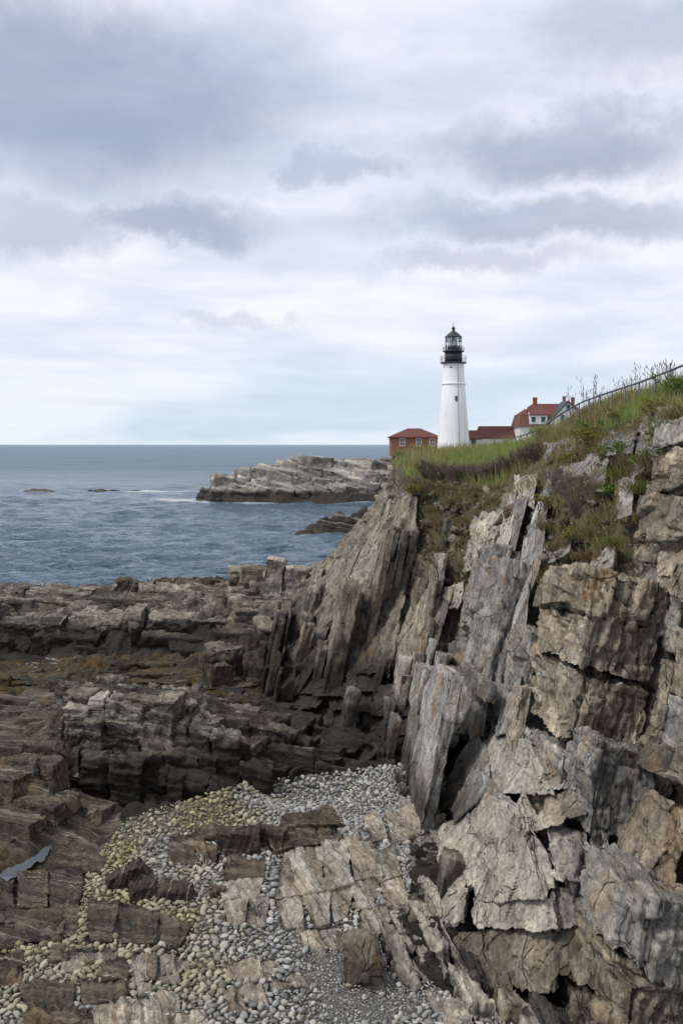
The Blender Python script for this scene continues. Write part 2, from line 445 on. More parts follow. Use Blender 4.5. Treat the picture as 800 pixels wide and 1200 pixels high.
# ================================================================== blocks of stone
_tpl = {}
def box_template(a, b, c):
    """surface grid of the unit cube, vertices shared along edges"""
    key = (a, b, c)
    if key in _tpl: return _tpl[key]
    idx = -np.ones((a + 1, b + 1, c + 1), np.int64)
    I, J, K = np.meshgrid(np.arange(a + 1), np.arange(b + 1), np.arange(c + 1), indexing='ij')
    surf = (I == 0) | (I == a) | (J == 0) | (J == b) | (K == 0) | (K == c)
    n = surf.sum(); idx[surf] = np.arange(n)
    uvw = np.c_[I[surf] / a, J[surf] / b, K[surf] / c]
    q = []
    def face(A, flip):
        v0, v1, v2, v3 = A[:-1, :-1].ravel(), A[1:, :-1].ravel(), A[1:, 1:].ravel(), A[:-1, 1:].ravel()
        q.append(np.c_[v0, v3, v2, v1] if flip else np.c_[v0, v1, v2, v3])
    face(idx[0], True); face(idx[a], False); face(idx[:, 0], False); face(idx[:, b], True); face(idx[:, :, 0], True); face(idx[:, :, c], False)
    _tpl[key] = (uvw, np.concatenate(q))
    return _tpl[key]

class Block:
    __slots__ = ('c', 'axis', 'name', 'chips', 'rough', 'seed', 'mat', 'owner', 'wins', 'lam', 'chipr')
    def __init__(self, corners, axis=S_AX, chips=4, rough=1.0, mat=None, owner=None, lam=1.0, name='rock_slab'):
        self.c = np.asarray(corners, float); self.axis = np.asarray(axis, float); self.chips = chips; self.rough = rough
        self.mat = mat; self.owner = owner; self.seed = random.randrange(1 << 30); self.wins = 99; self.lam = lam; self.name = name; self.chipr = (0.84, 0.97)

def trilinear(c, uvw):
    u, v, w_ = uvw[:, :1], uvw[:, 1:2], uvw[:, 2:3]
    out = 0
    for i in range(8):
        bu, bv, bw = (i >> 2) & 1, (i >> 1) & 1, i & 1
        out = out + (u if bu else 1 - u) * (v if bv else 1 - v) * (w_ if bw else 1 - w_) * c[i]
    return out

VIEWS = [np.array(v) for v in [(0, 0, 12.0), (-2.2, 0, 12.0), (2.2, 0, 12.0), (0, 0, 13.5)]]
def block_mesh(bk, px_step=3.2, cull=False):
    r = np.random.default_rng(bk.seed)
    c = bk.c
    L = [np.linalg.norm(c[4:] - c[:4], axis=1).mean(), np.linalg.norm(c[[2, 3, 6, 7]] - c[[0, 1, 4, 5]], axis=1).mean(), np.linalg.norm(c[1::2] - c[::2], axis=1).mean()]
    e = px_step * max(c[:, 1].min(), 8) / F
    n = [int(np.clip(round(l / e), 2, 42)) for l in L]
    uvw, quads = box_template(*n)
    p = trilinear(c, uvw)
    cen = c.mean(0)
    q = p - cen; qc = c - cen
    for k in range(bk.chips):
        nn = r.normal(size=3); nn /= np.linalg.norm(nn)
        if k % 2 == 0: nn = nn * 0.6 + qc[r.integers(8)] / np.linalg.norm(qc, axis=1).max(); nn /= np.linalg.norm(nn)
        dmax = (qc @ nn).max(); dd = dmax * r.uniform(*bk.chipr)
        over = q @ nn - dd
        q = q - np.clip(over, 0, None)[:, None] * nn
    # outward direction, smooth over the edges
    g = (uvw - 0.5) * 2
    g = np.sign(g) * np.abs(g) ** 6
    ax = [(c[4:] - c[:4]).mean(0), (c[[2, 3, 6, 7]] - c[[0, 1, 4, 5]]).mean(0), (c[1::2] - c[::2]).mean(0)]
    ax = np.array([a / (np.linalg.norm(a) + 1e-9) for a in ax])
    out = g @ ax; out /= np.linalg.norm(out, axis=1)[:, None] + 1e-9
    if cull:
        keep = np.zeros(len(quads), bool)
        fc = uvw[quads].mean(1)
        for a_, lo in ((0, 0), (0, 1), (1, 0), (1, 1), (2, 0), (2, 1)):
            sel = np.abs(fc[:, a_] - lo) < 1e-6
            nrm = ax[a_] * (1 if lo else -1)
            fcen = p[quads[sel]].mean((0, 1))
            if any((fcen - v) @ nrm < 0.08 * np.linalg.norm(fcen - v) for v in VIEWS): keep |= sel
        quads = quads[keep]
        used = np.unique(quads); re = -np.ones(len(q), np.int64); re[used] = np.arange(len(used))
        q = q[used]; out = out[used]; quads = re[quads]
    return q + cen, quads, out, cen, n, min(L)

def hash01(*ints):
    n = np.zeros_like(ints[0], dtype=np.int64)
    for k, a in zip((374761393, 668265263, 2147483629, 1274126177), ints): n = (n + a.astype(np.int64) * k) & 0xFFFFFFFF
    n = ((n ^ (n >> 13)) * 1274126177) & 0xFFFFFFFF
    n = ((n ^ (n >> 16)) * 2246822519) & 0xFFFFFFFF
    return ((n ^ (n >> 15)) & 0xFFFFFF) / float(0xFFFFFF)

def joints(c, ds, dk, dt, seed):
    """broken-stone pattern: beds cut by staggered joints; a random value for each piece and the nearness of its edges"""
    S = np.floor(c[:, 0] / ds); sd = np.full(S.shape, seed)
    # uneven beds: some are merged with the one below
    S = np.where(hash01(S, sd) < 0.35, S - 1, S)
    k = c[:, 1] / (dk * (0.6 + hash01(S, sd + 1))) + 9.7 * hash01(S, sd + 2); K = np.floor(k)
    t = c[:, 2] / (dt * (0.6 + hash01(S, K, sd + 3))) + 7.3 * hash01(S, K, sd + 4); Tt = np.floor(t)
    fk = np.minimum(k - K, 1 - k + K) * dk; ft = np.minimum(t - Tt, 1 - t + Tt) * dt; fs = np.minimum(c[:, 0] / ds % 1, 1 - c[:, 0] / ds % 1) * ds
    return hash01(S, K, Tt, sd + 5), np.minimum(np.minimum(fk, ft), fs * 1.5)

def displace(p, out, axis, rough, size, lam, scale=1.0):
    """stone surface: pieces broken off along beds and joints at three sizes, then grain; returns points and each piece's own tone"""
    m = np.clip(size / scale, 0.2, 1.1)
    wv = np.c_[vnoise(p / (0.9 * scale), 1), vnoise(p / (0.9 * scale), 2), vnoise(p / (0.9 * scale), 4)]
    c = (p @ bed_axes(axis).T) / scale + wv * np.array([0.10, 0.16, 0.16]) + 0.03 * vnoise(p / (0.2 * scale), 6)[:, None]
    hA, eA = joints(c, 0.46, 1.5, 1.0, 10)
    hB, eB = joints(c, 0.17, 0.62, 0.5, 20)
    hC, eC = joints(c, 0.055, 0.6, 0.45, 30)
    big = fbm(p / (1.6 * scale), 2, 11)
    d = 0.19 * m * (hA - 0.66) + 0.12 * m * (hB - 0.64) * (0.35 + 1.5 * np.clip(big + 0.4, 0, 1)) + lam * 0.055 * (hC - 0.5) + 0.14 * m * big
    d = d - 0.09 * np.clip(1 - eA / 0.05, 0, 1) * m - 0.05 * np.clip(1 - eB / 0.035, 0, 1) * m
    d = d + 0.03 * fbm(p / (0.11 * scale), 2, 31)
    tone = 0.40 * hA + 0.35 * hB + 0.25 * hC - 0.5
    return p + out * (d * rough * scale)[:, None], tone

BLOCKS = []          # every block, of all rock masses
def hexa(o, s, k, t, rngs, jit=0.0):
    """corner points of a cell given along three axes"""
    cs = []
    for a in rngs[0]:
        for b in rngs[1]:
            for c in rngs[2]:
                cs.append(o + s * a + k * b + t * c)
    cs = np.array(cs)
    if jit: cs = cs + rng.normal(size=cs.shape) * jit
    return cs

def cut(lo, hi, mean, spread=0.5):
    """break a length into uneven pieces"""
    out = [lo]
    while out[-1] < hi:
        out.append(out[-1] + mean * math.exp(random.gauss(0, spread)))
    return out

# ================================================================== rock materials
M_CLIFF = rock_material('cliff_rock', [(0.08, 0.074, 0.068), (0.215, 0.185, 0.15), (0.345, 0.295, 0.23), (0.50, 0.445, 0.365)], stain=0.82, tide=(1.6, 3.4, 0.5), vary=0.45)
M_WALL = rock_material('grey_wall_rock', [(0.105, 0.105, 0.108), (0.23, 0.226, 0.22), (0.335, 0.315, 0.285), (0.50, 0.47, 0.42)], stain=0.68, tide=(2.0, 4.0, 0.85), vary=0.4)
M_FAR = rock_material('buttress_rock', [(0.07, 0.067, 0.065), (0.175, 0.16, 0.14), (0.28, 0.25, 0.205), (0.43, 0.39, 0.335)], stain=0.68, tide=(2.6, 4.9, 0.92), vary=0.45)
M_PALE = rock_material('pale_slab_rock', [(0.19, 0.175, 0.155), (0.34, 0.31, 0.27), (0.45, 0.415, 0.365), (0.57, 0.535, 0.475)], stain=0.3, tide=(1.4, 2.6, 0.35), vary=0.3)
M_LEDGE = rock_material('tidal_rock', [(0.045, 0.039, 0.034), (0.10, 0.088, 0.074), (0.19, 0.168, 0.14), (0.36, 0.335, 0.29)], axis=(0.1, -0.25, 0.96), stain=0.22, tide=(2.2, 3.3, 0.92), lichen=0.5, vary=0.5, band=3.0)
M_TOP = rock_material('ledge_top_rock', [(0.09, 0.08, 0.07), (0.20, 0.18, 0.155), (0.34, 0.315, 0.275), (0.50, 0.475, 0.43)], axis=(0.1, -0.25, 0.96), stain=0.2, tide=(2.5, 3.3, 0.93), lichen=0.5, vary=0.3, band=3.0)
M_LEDGE_FAR = rock_material('shore_ledge_rock', [(0.05, 0.046, 0.040), (0.12, 0.108, 0.09), (0.25, 0.225, 0.185), (0.42, 0.39, 0.335)], axis=(0.1, -0.35, 0.93), stain=0.25, tide=(1.8, 2.9, 0.95), lichen=0.4, vary=0.5, band=3.0)
M_BROWN = rock_material('brown_slab_rock', [(0.026, 0.021, 0.016), (0.066, 0.052, 0.038), (0.118, 0.094, 0.070), (0.20, 0.168, 0.13)], axis=(0.25, 0.9, 0.3), stain=0.35, lichen=0.12, vary=0.35, lam=9.0, rough=0.7)
M_FLAT = rock_material('beach_slab_rock', [(0.17, 0.135, 0.10), (0.29, 0.245, 0.195), (0.40, 0.365, 0.32), (0.52, 0.50, 0.46)], axis=(0.9, 0.25, 0.3), stain=0.35, lichen=0.2, vary=0.25)
M_DARK = rock_material('dark_boulder_rock', [(0.035, 0.028, 0.022), (0.06, 0.048, 0.037), (0.09, 0.072, 0.054), (0.14, 0.115, 0.085)], stain=0.2, lichen=0.1, vary=0.3)
M_HEAD = rock_material('headland_rock', [(0.10, 0.095, 0.09), (0.25, 0.235, 0.215), (0.40, 0.375, 0.34), (0.54, 0.515, 0.48)], axis=(0.35, 0.25, 0.9), stain=0.15, tide=(2.2, 3.2, 0.93), lichen=0.3, vary=0.4, band=0.6, lam=3.0)
M_SEAROCK = rock_material('sea_rock', [(0.03, 0.026, 0.02), (0.07, 0.058, 0.042), (0.12, 0.098, 0.07), (0.19, 0.16, 0.12)], axis=(0.2, 0.2, 0.95), stain=0.3, tide=(0.1, 1.0, 0.8), lichen=0.1, band=0.8, lam=3.0)

def soil_material():
    m, t, b = new_mat('soil_and_rubble')
    pos = t.n('ShaderNodeNewGeometry').outputs['Position']
    v = t.noise(pos, 1.5, 8, 0.65, 0.3)
    col = t.cramp(v, [(0.30, (0.035, 0.022, 0.013)), (0.46, (0.085, 0.058, 0.036)), (0.58, (0.16, 0.122, 0.082)), (0.74, (0.31, 0.27, 0.21))])
    gr = t.ramp(t.noise(pos, 0.7, 6, 0.6, 0.4), 0.47, 0.58, 0, 0.75)
    col = t.mix(gr, col, t.mix(t.noise(pos, 9, 3), (0.06, 0.075, 0.02), (0.17, 0.14, 0.06)))
    z = t.n('ShaderNodeSeparateXYZ'); t.put(z.inputs[0], pos)
    lowm = t.ramp(t.math('ADD', z.outputs[2], t.math('MULTIPLY', t.noise(pos, 0.8, 4), 2.0)), 4.0, 7.5, 1.0, 0.0)
    col = t.mix(lowm, col, t.mix(v, (0.012, 0.010, 0.009), (0.085, 0.075, 0.065)))
    t.put(b.inputs['Base Color'], col); b.inputs['Roughness'].default_value = 0.95
    t.put(b.inputs['Normal'], t.bump(t.noise(pos, 5, 9, 0.7), 1.0, 0.15))
    return m
M_SOIL = soil_material()

# ================================================================== the cliff as beds and joints
t_ax = np.array([0.195, 0.10, 0.975]); k_ax = np.array([-0.06, 1.0, -0.11])
t_ax /= np.linalg.norm(t_ax); k_ax -= t_ax * (k_ax @ t_ax); k_ax /= np.linalg.norm(k_ax)
s_ax = np.cross(k_ax, t_ax); s_ax *= -np.sign(s_ax[0]); s_ax /= np.linalg.norm(s_ax)
O = np.array([2.0, 30.0, 6.0])

cliff_near = tag(empty('cliff', (6.0, 20.0, 1.6)), 'tall fractured grey and rust cliff rising beside the cobble beach', 'cliff', kind='structure')
cliff_mid = tag(empty('cliff_wall', (3.2, 31.0, 1.6)), 'steep wall of thin upright grey beds under the grassy rim', 'cliff', kind='structure')
cliff_far = tag(empty('cliff_buttress', (0.0, 42.0, 1.6)), 'far buttress of leaning rock columns dropping to the dark ledges', 'cliff', kind='structure')
outcrop = tag(empty('rock_outcrop', (3.0, 22.0, 1.6)), 'pale angular slabs stacked at the foot of the cliff', 'rock outcrop', kind='structure')

SOIL_POLYS = [[(486,556),(575,572),(604,596),(572,650),(545,695),(505,685),(492,640),(478,590)],
              [(634,566),(660,545),(702,540),(716,590),(700,690),(672,706),(638,690),(632,640)],
              [(708,508),(760,492),(830,478),(830,560),(792,578),(768,560),(750,612),(720,640)]]
def soil_at(px, py):
    r = np.zeros(np.shape(px), bool)
    for p in SOIL_POLYS: r |= in_poly(px, py, p)
    return r

SEAWARD = [(280,480),(476,480),(474,556),(458,590),(441,620),(421,647),(390,662),(364,670),(338,700),(300,706)]
HERO = [(505,900),(560,850),(700,862),(700,1000),(690,1100),(500,1104)]
def cliff_cells():
    for s0, s1 in zip(*(lambda b: (b[:-1], b[1:]))(cut(-11, 9, 0.37, 0.6))):
        th = s1 - s0
        sheet = random.random()
        km = random.choice((1.0, 1.5, 2.4)); tm = random.choice((1.2, 2.4, 4.0, 6.0))
        boff = random.gauss(0, 0.15)
        for k0, k1 in zip(*(lambda b: (b[:-1], b[1:]))(cut(-19, 32, km, 0.45))):
            tb = cut(-9 + random.random(), 11, tm if k0 > -4 else min(tm, random.choice((1.0, 1.6, 2.6))), 0.45)
            coff = random.gauss(0, 0.10)
            t0 = np.array(tb[:-1]); t1 = np.array(tb[1:])
            cen = O + s_ax * (s0 + s1) / 2 + k_ax * (k0 + k1) / 2 + t_ax[None] * ((t0 + t1) / 2)[:, None]
            ok = (cen[:, 1] > 14.5) & (cen[:, 1] < 58) & (cen[:, 2] > 0.2) & (cen[:, 2] < 13.6)
            if not ok.any(): continue
            fx = cen[:, 0] - X(cen[:, 1], cen[:, 2]) + boff + coff + rng.normal(size=len(cen)) * 0.08
            top = O + s_ax * (s0 + s1) / 2 + k_ax * (k0 + k1) / 2 + t_ax[None] * t1[:, None]
            px, py = proj(cen)
            ok &= (fx > np.where(cen[:, 1] < 29, -0.22, -0.08)) & (fx < 1.7) & (top[:, 2] < edge(top[:, 1])[1] - 0.1 + 0.25 * rng.random(len(top)))
            pt_, qt_ = proj(top); inner = soil_at(px, py) | soil_at(pt_, qt_)
            ok &= ~(inner & (fx < 0.95) & (rng.random(len(cen)) < 0.84))
            ok &= ~((in_poly(px, py, HERO) | in_poly(pt_, qt_, HERO)) & (fx < 0.75))
            for i in np.nonzero(ok)[0]:
                y = cen[i, 1]
                g = 0.012
                cs = hexa(O, s_ax, k_ax, t_ax, ((s0 + g, s1 - g), (k0 + g, k1 - g), (t0[i] + g, t1[i] - g)), 0.018 + 0.02 * th)
                if y > 38 and in_poly(*proj(cs), SEAWARD).any(): continue
                own, mat = (cliff_near, M_CLIFF)
                if y > 37.5: own, mat = cliff_far, M_FAR
                elif y > 27.5: own, mat = cliff_mid, M_WALL
                elif random.random() < 0.5: mat = M_WALL
                BLOCKS.append(Block(cs, S_AX, random.choice((0, 1, 1, 2)), 1.0, mat, own))
random.seed(11)
cliff_cells()
random.seed(12)

# ------------------------------------------------------------------ the big slabs one can pick out
def slab(quad, owner, mat, lift=0.25, thick=1.0, back=(0.35, 1.0, 0.05), chips=3, rough=0.8, lam=1.0, name='rock_slab', depths=None, jit=0.0):
    """quad: the seen face TL, TR, BR, BL; it stands lift metres proud of the cliff and goes thick metres in"""
    f = []
    mx_, my_ = np.mean([q[0] for q in quad]), np.mean([q[1] for q in quad])
    quad = [(mx_ + (q[0] - mx_) * 1.2, my_ + (q[1] - my_) * 1.2) + tuple(q[2:]) for q in quad]
    for i, q in enumerate(quad):
        f.append(on_cliff(q[0], q[1], (q[2] if len(q) > 2 else 0) + lift))
    TL, TR, BR, BL = f
    bk = np.array(back, float); bk /= np.linalg.norm(bk); bk = bk * thick
    # axes: u across, v in, w up
    cs = [BL, TL, BL + bk, TL + bk, BR, TR, BR + bk, TR + bk]
    BLOCKS.append(Block(cs, S_AX, chips, rough, mat, owner, lam, name))

# third number: metres that corner comes towards the viewer
for q, mat, th, li in [
    ([(552,926,.15),(600,948,.5),(620,988,.5),(552,984,.1)], M_PALE, 1.2, .35),
    ([(552,985,.1),(610,985,.5),(630,1050,.5),(558,1052,.1)], M_PALE, 1.2, .35),
    ([(556,1054,.1),(636,1056,.4),(646,1088,.5),(556,1088,.1)], M_PALE, 1.2, .35),
    ([(572,864,0),(614,872,.3),(642,928,.3),(572,926,.1)], M_PALE, 1.2, .3),
    ([(618,872,0),(700,896,.2),(684,928,.3),(642,924,.2)], M_PALE, 1.2, .3),
    ([(642,930,.1),(688,926,.2),(686,956,.4),(630,972,.4)], M_CLIFF, 1.0, .3),
    ([(640,966,.2),(688,980,.1),(686,1036,.2),(650,1024,.4)], M_PALE, 1.0, .25),
    ([(622,975,.35),(642,1005,.3),(648,1040,.35),(632,1048,.4)], M_PALE, .8, .3),
    ([(644,1040,.2),(686,1044,.1),(684,1085,.2),(650,1090,.4)], M_PALE, .9, .25),
    ([(510,976,.1),(546,956,.1),(549,1032,.2),(524,1044,.2)], M_PALE, 1.2, .3),
    ([(504,1044,.1),(545,1044,.3),(540,1082,.3),(512,1090,.2)], M_PALE, 1.0, .3),
    ([(690,906,.2),(720,916,.1),(700,1070,.2),(687,1068,.2)], M_PALE, .9, .3),
    ([(720,916,0),(802,952,.2),(782,1044,.2),(716,1044,.1)], M_CLIFF, 1.2, .25),
    ([(742,896,.3),(760,862,.1),(805,884,.3),(805,926,.4)], M_CLIFF, 1.2, .4),
    ([(520,936,0),(556,856,0),(572,926,.1),(532,960,.2)], M_WALL, 1.0, .25),
    ([(724,1072,.2),(805,1076,.1),(805,1118,.3),(756,1108,.3)], M_CLIFF, 1.2, .35),
    ([(640,1092,.2),(720,1085,.2),(716,1150,.3),(650,1145,.3)], M_CLIFF, 1.2, .25),
    ([(500,1095,.1),(560,1095,.2),(565,1150,.2),(495,1140,.2)], M_CLIFF, 1.0, .2),
    ([(565,1092,.2),(640,1092,.2),(645,1160,.3),(570,1160,.2)], M_CLIFF, 1.0, .2),
    ([(760,1120,.1),(805,1125,.1),(805,1190,.2),(752,1180,.2)], M_CLIFF, 1.0, .25),
    ([(455,1060,0),(500,1075,.1),(498,1130,.2),(462,1150,.1)], M_CLIFF, .9, .15)]:
    slab([(e[0], e[1], e[2] * 1.7 + random.uniform(-.12, .12)) for e in q], outcrop, mat, li * 0.5, th, chips=2, rough=0.95)
for q, mat, th, li in [
    ([(586,591,0),(600,591,.1),(566,730,.1),(552,730,0)], M_WALL, .7, .2), ([(601,596,.1),(614,596,0),(582,730,.1),(568,730,.1)], M_WALL, .7, .3),
    ([(551,731,0),(566,731,.1),(547,856,.1),(533,856,0)], M_WALL, .7, .2), ([(568,731,.1),(583,731,.1),(566,856,.1),(549,856,.1)], M_WALL, .7, .28),
    ([(614,640,.1),(631,592,0),(617,705,.1),(598,756,.1)], M_WALL, .8, .2), ([(598,757,.1),(617,706,.1),(604,850,.1),(583,853,.1)], M_WALL, .8, .3),
    ([(632,592,0),(645,560,0),(634,650,.1),(620,700,.1)], M_WALL, .7, .1)]:
    slab(q, cliff_mid, mat, li, th, (0.15, 1, 0.1), 2, 0.7, 1.3)
for q, mat, th, li in [
    ([(635,722,.1),(674,699,.1),(668,744,.4),(640,746,.4)], M_DARK, .9, .3), ([(683,667,0),(715,645,0),(713,681,.2),(683,692,.2)], M_WALL, .8, .2),
    ([(681,745,0),(706,745,0),(703,774,.2),(678,768,.2)], M_WALL, .8, .3), ([(773,641,.1),(806,612,.1),(806,710,.4),(778,683,.3)], M_CLIFF, 1.0, .4), ([(775,560,0),(806,545,.1),(806,610,.2),(772,615,.2)], M_CLIFF, .9, .2),
    ([(640,520,.1),(672,512,.1),(669,534,.2),(642,540,.2)], M_WALL, .9, .1), ([(706,512,.1),(742,508,.1),(738,530,.3),(708,532,.2)], M_WALL, .9, .1),
    ([(688,536,0),(710,534,0),(706,574,.2),(690,571,.2)], M_WALL, .8, .15), ([(742,520,0),(775,505,.1),(765,540,.2),(744,556,.2)], M_WALL, .8, .05), ([(778,524,0),(802,514,.1),(802,560,.2),(780,562,.2)], M_CLIFF, .8, .05), ([(724,566,0),(742,560,.1),(738,600,.2),(722,606,.2)], M_WALL, .8, .05), ([(752,484,.1),(790,478,.1),(786,500,.2),(754,506,.2)], M_WALL, .8, -.1),
    ([(660,545,.1),(686,540,.1),(684,556,.2),(660,560,.2)], M_WALL, .7, .1), ([(640,640,.1),(668,630,.1),(664,648,.3),(642,660,.3)], M_WALL, .6, .3)]:
    slab([(e[0], e[1], e[2] * 1.4 + random.uniform(-.1, .1)) for e in q], cliff_near, mat, li * 0.45, th, chips=2, rough=1.0)
for q, th, li in [
    ([(449,629,0),(484,625,.1),(470,700,.1),(427,702,.1)], 1.2, .3), ([(427,703,.1),(469,701,.1),(453,787,.2),(403,782,.1)], 1.2, .35),
    ([(421,648,0),(447,631,0),(426,702,.1),(399,705,.1)], 1.1, .15), ([(398,706,.1),(425,703,.1),(402,780,.1),(375,777,.1)], 1.1, .2),
    ([(389,662,0),(419,648,.1),(395,706,.1),(375,720,.1)], 1.0, .2), ([(375,721,.1),(394,707,.1),(370,777,.1),(344,818,.1)], 1.0, .25),
    ([(366,666,0),(389,662,.1),(372,724,.1),(352,735,.1)], 1.0, .1), ([(352,736,.1),(371,725,.1),(343,815,.1),(316,819,.1)], 1.0, .2),
    ([(333,726,0),(357,713,0),(316,817,.1),(280,791,.1)], 1.0, .1), ([(458,588,0),(486,583,.1),(484,624,.1),(450,628,.1)], 1.0, .2),
    ([(490,690,0),(527,694,.1),(509,759,.1),(458,777,.1)], 1.0, .2), ([(436,622,0),(456,590,0),(448,628,0),(424,646,0)], .9, .1)]:
    slab(q, cliff_far, M_FAR, li, th, (0.2, 1, 0.1), 2, 1.0, 1.0)

# dark broken blocks heaped against the foot of the buttress, and pale ones in the rubble chute
FOOT = [(330,812),(362,796),(400,800),(455,792),(500,815),(528,850),(520,905),(445,882),(372,858)]
for gy in range(800, 900, 22):
    for gx in range(325, 530, 33):
        qx, qy = gx + random.uniform(-8, 8), gy + random.uniform(-5, 5)
        if not in_poly(np.array([qx]), np.array([qy]), FOOT)[0] or random.random() < 0.35: continue
        ww, hh = random.uniform(11, 26), random.uniform(9, 21); sk = random.uniform(-6, 12)
        slab([(qx - ww + sk, qy - hh, random.uniform(-.6, .3)), (qx + ww + sk, qy - hh + random.uniform(-6, 6), random.uniform(-.6, .3)), (qx + ww, qy + hh, random.uniform(0, .8)), (qx - ww, qy + hh, random.uniform(0, .8))], cliff_far, M_FAR, random.uniform(0.1, 0.6), 1.2, (0.1, 1, 0), 4, 1.1)
for q in ([(556,604),(585,598),(580,630),(552,636)], [(548,634),(578,630),(572,662),(544,668)], [(586,600),(602,604),(592,650),(580,640)], [(512,690),(540,684),(536,712),(508,716)], [(604,560),(628,556),(622,590),(600,588)]):
    slab(q, cliff_mid, M_PALE, 0.05, 0.7, (0.2, 1, 0), 4, 1.0)

# ------------------------------------------------------------------ ledges: cells that follow the lie of the shore
def ledge_cells(owner, mat, poly, phi, across, along, dip=(0.0, 0.0), depth=1.6, jit=0.18, x=(-24, 4), y=(24, 72), lift=0.0, chips=(2, 3, 4), rough=1.0, lam=1.0, drop=0.0, axis=(0.1, -0.3, 0.95), world=None, cj=0.06):
    ca, sa = math.cos(phi), math.sin(phi)
    a = np.array([ca, sa, 0.0]); b = np.array([-sa, ca, 0.0]); up = np.array([0, 0, 1.0])
    c0 = np.array([(x[0] + x[1]) / 2, (y[0] + y[1]) / 2, 0.0]); ext = 0.75 * math.hypot(x[1] - x[0], y[1] - y[0])
    rows = cut(-ext, ext, across, 0.45)
    for r0, r1 in zip(rows[:-1], rows[1:]):
        cols = cut(-ext - random.random(), ext, along, 0.5)
        rj = random.gauss(0, jit * 0.6)
        q0 = np.array(cols[:-1]); q1 = np.array(cols[1:])
        cen = c0 + b * (r0 + r1) / 2 + a[None] * ((q0 + q1) / 2)[:, None]
        z = T(cen[:, 0], cen[:, 1])
        cen[:, 2] = z
        px, py = proj(cen)
        ok = in_poly(px, py, poly) if world is None else world(cen[:, 0], cen[:, 1])
        for i in np.nonzero(ok)[0]:
            if random.random() < drop: continue
            zt = z[i] + rj + random.gauss(0, jit) + lift
            g = 0.015
            cs = []
            for q in (q0[i] + g, q1[i] - g):
                for r in (r0 + g, r1 - g):
                    for top in (0, 1):
                        p = c0 + a * q + b * r
                        tl = dip[0] * (q - (q0[i] + q1[i]) / 2) + dip[1] * (r - (r0 + r1) / 2)
                        p = p + up * ((zt + tl) if top else (zt - depth))
                        cs.append(p)
            cs = np.array(cs) + rng.normal(size=(8, 3)) * cj
            BLOCKS.append(Block(cs, np.array(axis) / np.linalg.norm(axis), random.choice(chips), rough, mat, owner, lam))

random.seed(13)
ledge_mid = tag(empty('rock_ledge', (-5.5, 30.0, 1.6)), 'dark blocky ledge with a pale flat top behind the cobbles', 'rock ledge', kind='structure')
ledge_far = tag(empty('shore_ledge', (-12.0, 55.0, 1.0)), 'long layered rock ledge along the edge of the sea', 'rock ledge', kind='structure')
weed_flat = tag(empty('weed_flat', (-9.0, 47.0, 1.0)), 'low dark rock flat covered with rusty seaweed', 'rock flat', kind='structure')
brown_slope = tag(empty('slab_slope', (-9.5, 27.0, 2.0)), 'smooth brown rock slope tilting down to the tide pool', 'rock slope', kind='structure')
toe = tag(empty('low_ledge', (0.0, 38.0, 1.6)), 'low dark bedrock between the ledge and the cliff foot', 'rock ledge', kind='structure')
beach_bed = tag(empty('bedrock_platform', (-1.0, 23.0, 1.5)), 'flat jointed bedrock showing through the beach cobbles', 'bedrock', kind='structure')

M_WEED = rock_material('weedy_rock', [(0.022, 0.018, 0.013), (0.04, 0.032, 0.022), (0.07, 0.055, 0.038), (0.11, 0.09, 0.065)], axis=(0.1, -0.3, 0.95), stain=0.2, weed=0.85, lichen=0.05, rough=0.7)
MID_POLY = [(72,806),(130,803),(215,815),(262,830),(300,848),(372,885),(392,908),(330,912),(300,880),(215,838),(130,817),(76,817)]
FAR_POLY = [(-60,690),(60,700),(180,690),(250,690),(300,672),(325,650),(362,660),(350,720),(300,760),(240,774),(100,772),(-60,772)]
ledge_cells(ledge_mid, M_LEDGE, MID_POLY, R(-14), 0.5, 0.75, (-0.05, 0.06), 1.9, 0.16, (-12, 1), (27, 36), lift=0.1)
ledge_cells(ledge_far, M_LEDGE_FAR, FAR_POLY, R(3), 0.9, 2.6, (-0.07, 0.22), 2.2, 0.30, (-30, 0), (50, 70), lift=0.1, cj=0.13, world=lambda x, y: (y > 53.2) & (y < 69) & (x > -27) & (x < -2.0 - 0.0 * y))
ledge_cells(weed_flat, M_WEED, [(-60,774),(245,774),(285,796),(280,803),(140,799),(60,800),(-60,815)], R(2), 0.7, 2.6, (0.0, 0.05), 0.9, 0.12, (-24, -2), (40, 54), lift=0.05, drop=0.25)
ledge_cells(brown_slope, M_BROWN, [(-60,815),(70,815),(68,890),(118,945),(122,970),(100,985),(70,985),(40,975),(-60,1005)], R(-25), 0.9, 1.9, (0, 0.06), 0.9, 0.05, (-14, -5), (24, 40), lift=0.03, rough=0.6, lam=0.6, chips=(0, 1, 2))
ledge_cells(toe, M_LEDGE, [(270,805),(330,828),(430,868),(500,870),(520,905),(440,912),(395,905),(372,885),(300,855),(262,838)], R(-20), 0.6, 1.3, (-0.04, 0.08), 1.0, 0.12, (-6, 5), (30, 46), lift=0.02, drop=0.1)

def knob(quad, Y, mat, owner, back=1.6, chips=3):
    TL, TR, BR, BL = [P(q[0], q[1], Y + (q[2] if len(q) > 2 else 0)) for q in quad]
    bk = np.array([0.1, back, 0.0])
    BLOCKS.append(Block([BL, TL, BL + bk, TL + bk, BR, TR, BR + bk, TR + bk], S_AX, chips, 0.9, mat, owner))
knob([(311,653),(335,657),(330,706),(302,706)], 57.5, M_PALE, ledge_far); knob([(333,664),(362,668),(352,712),(328,710)], 57.0, M_PALE, ledge_far)
knob([(268,692),(304,690),(303,712),(266,714)], 57.5, M_LEDGE_FAR, ledge_far); knob([(236,696),(268,694),(266,716),(236,716)], 57.8, M_LEDGE_FAR, ledge_far)
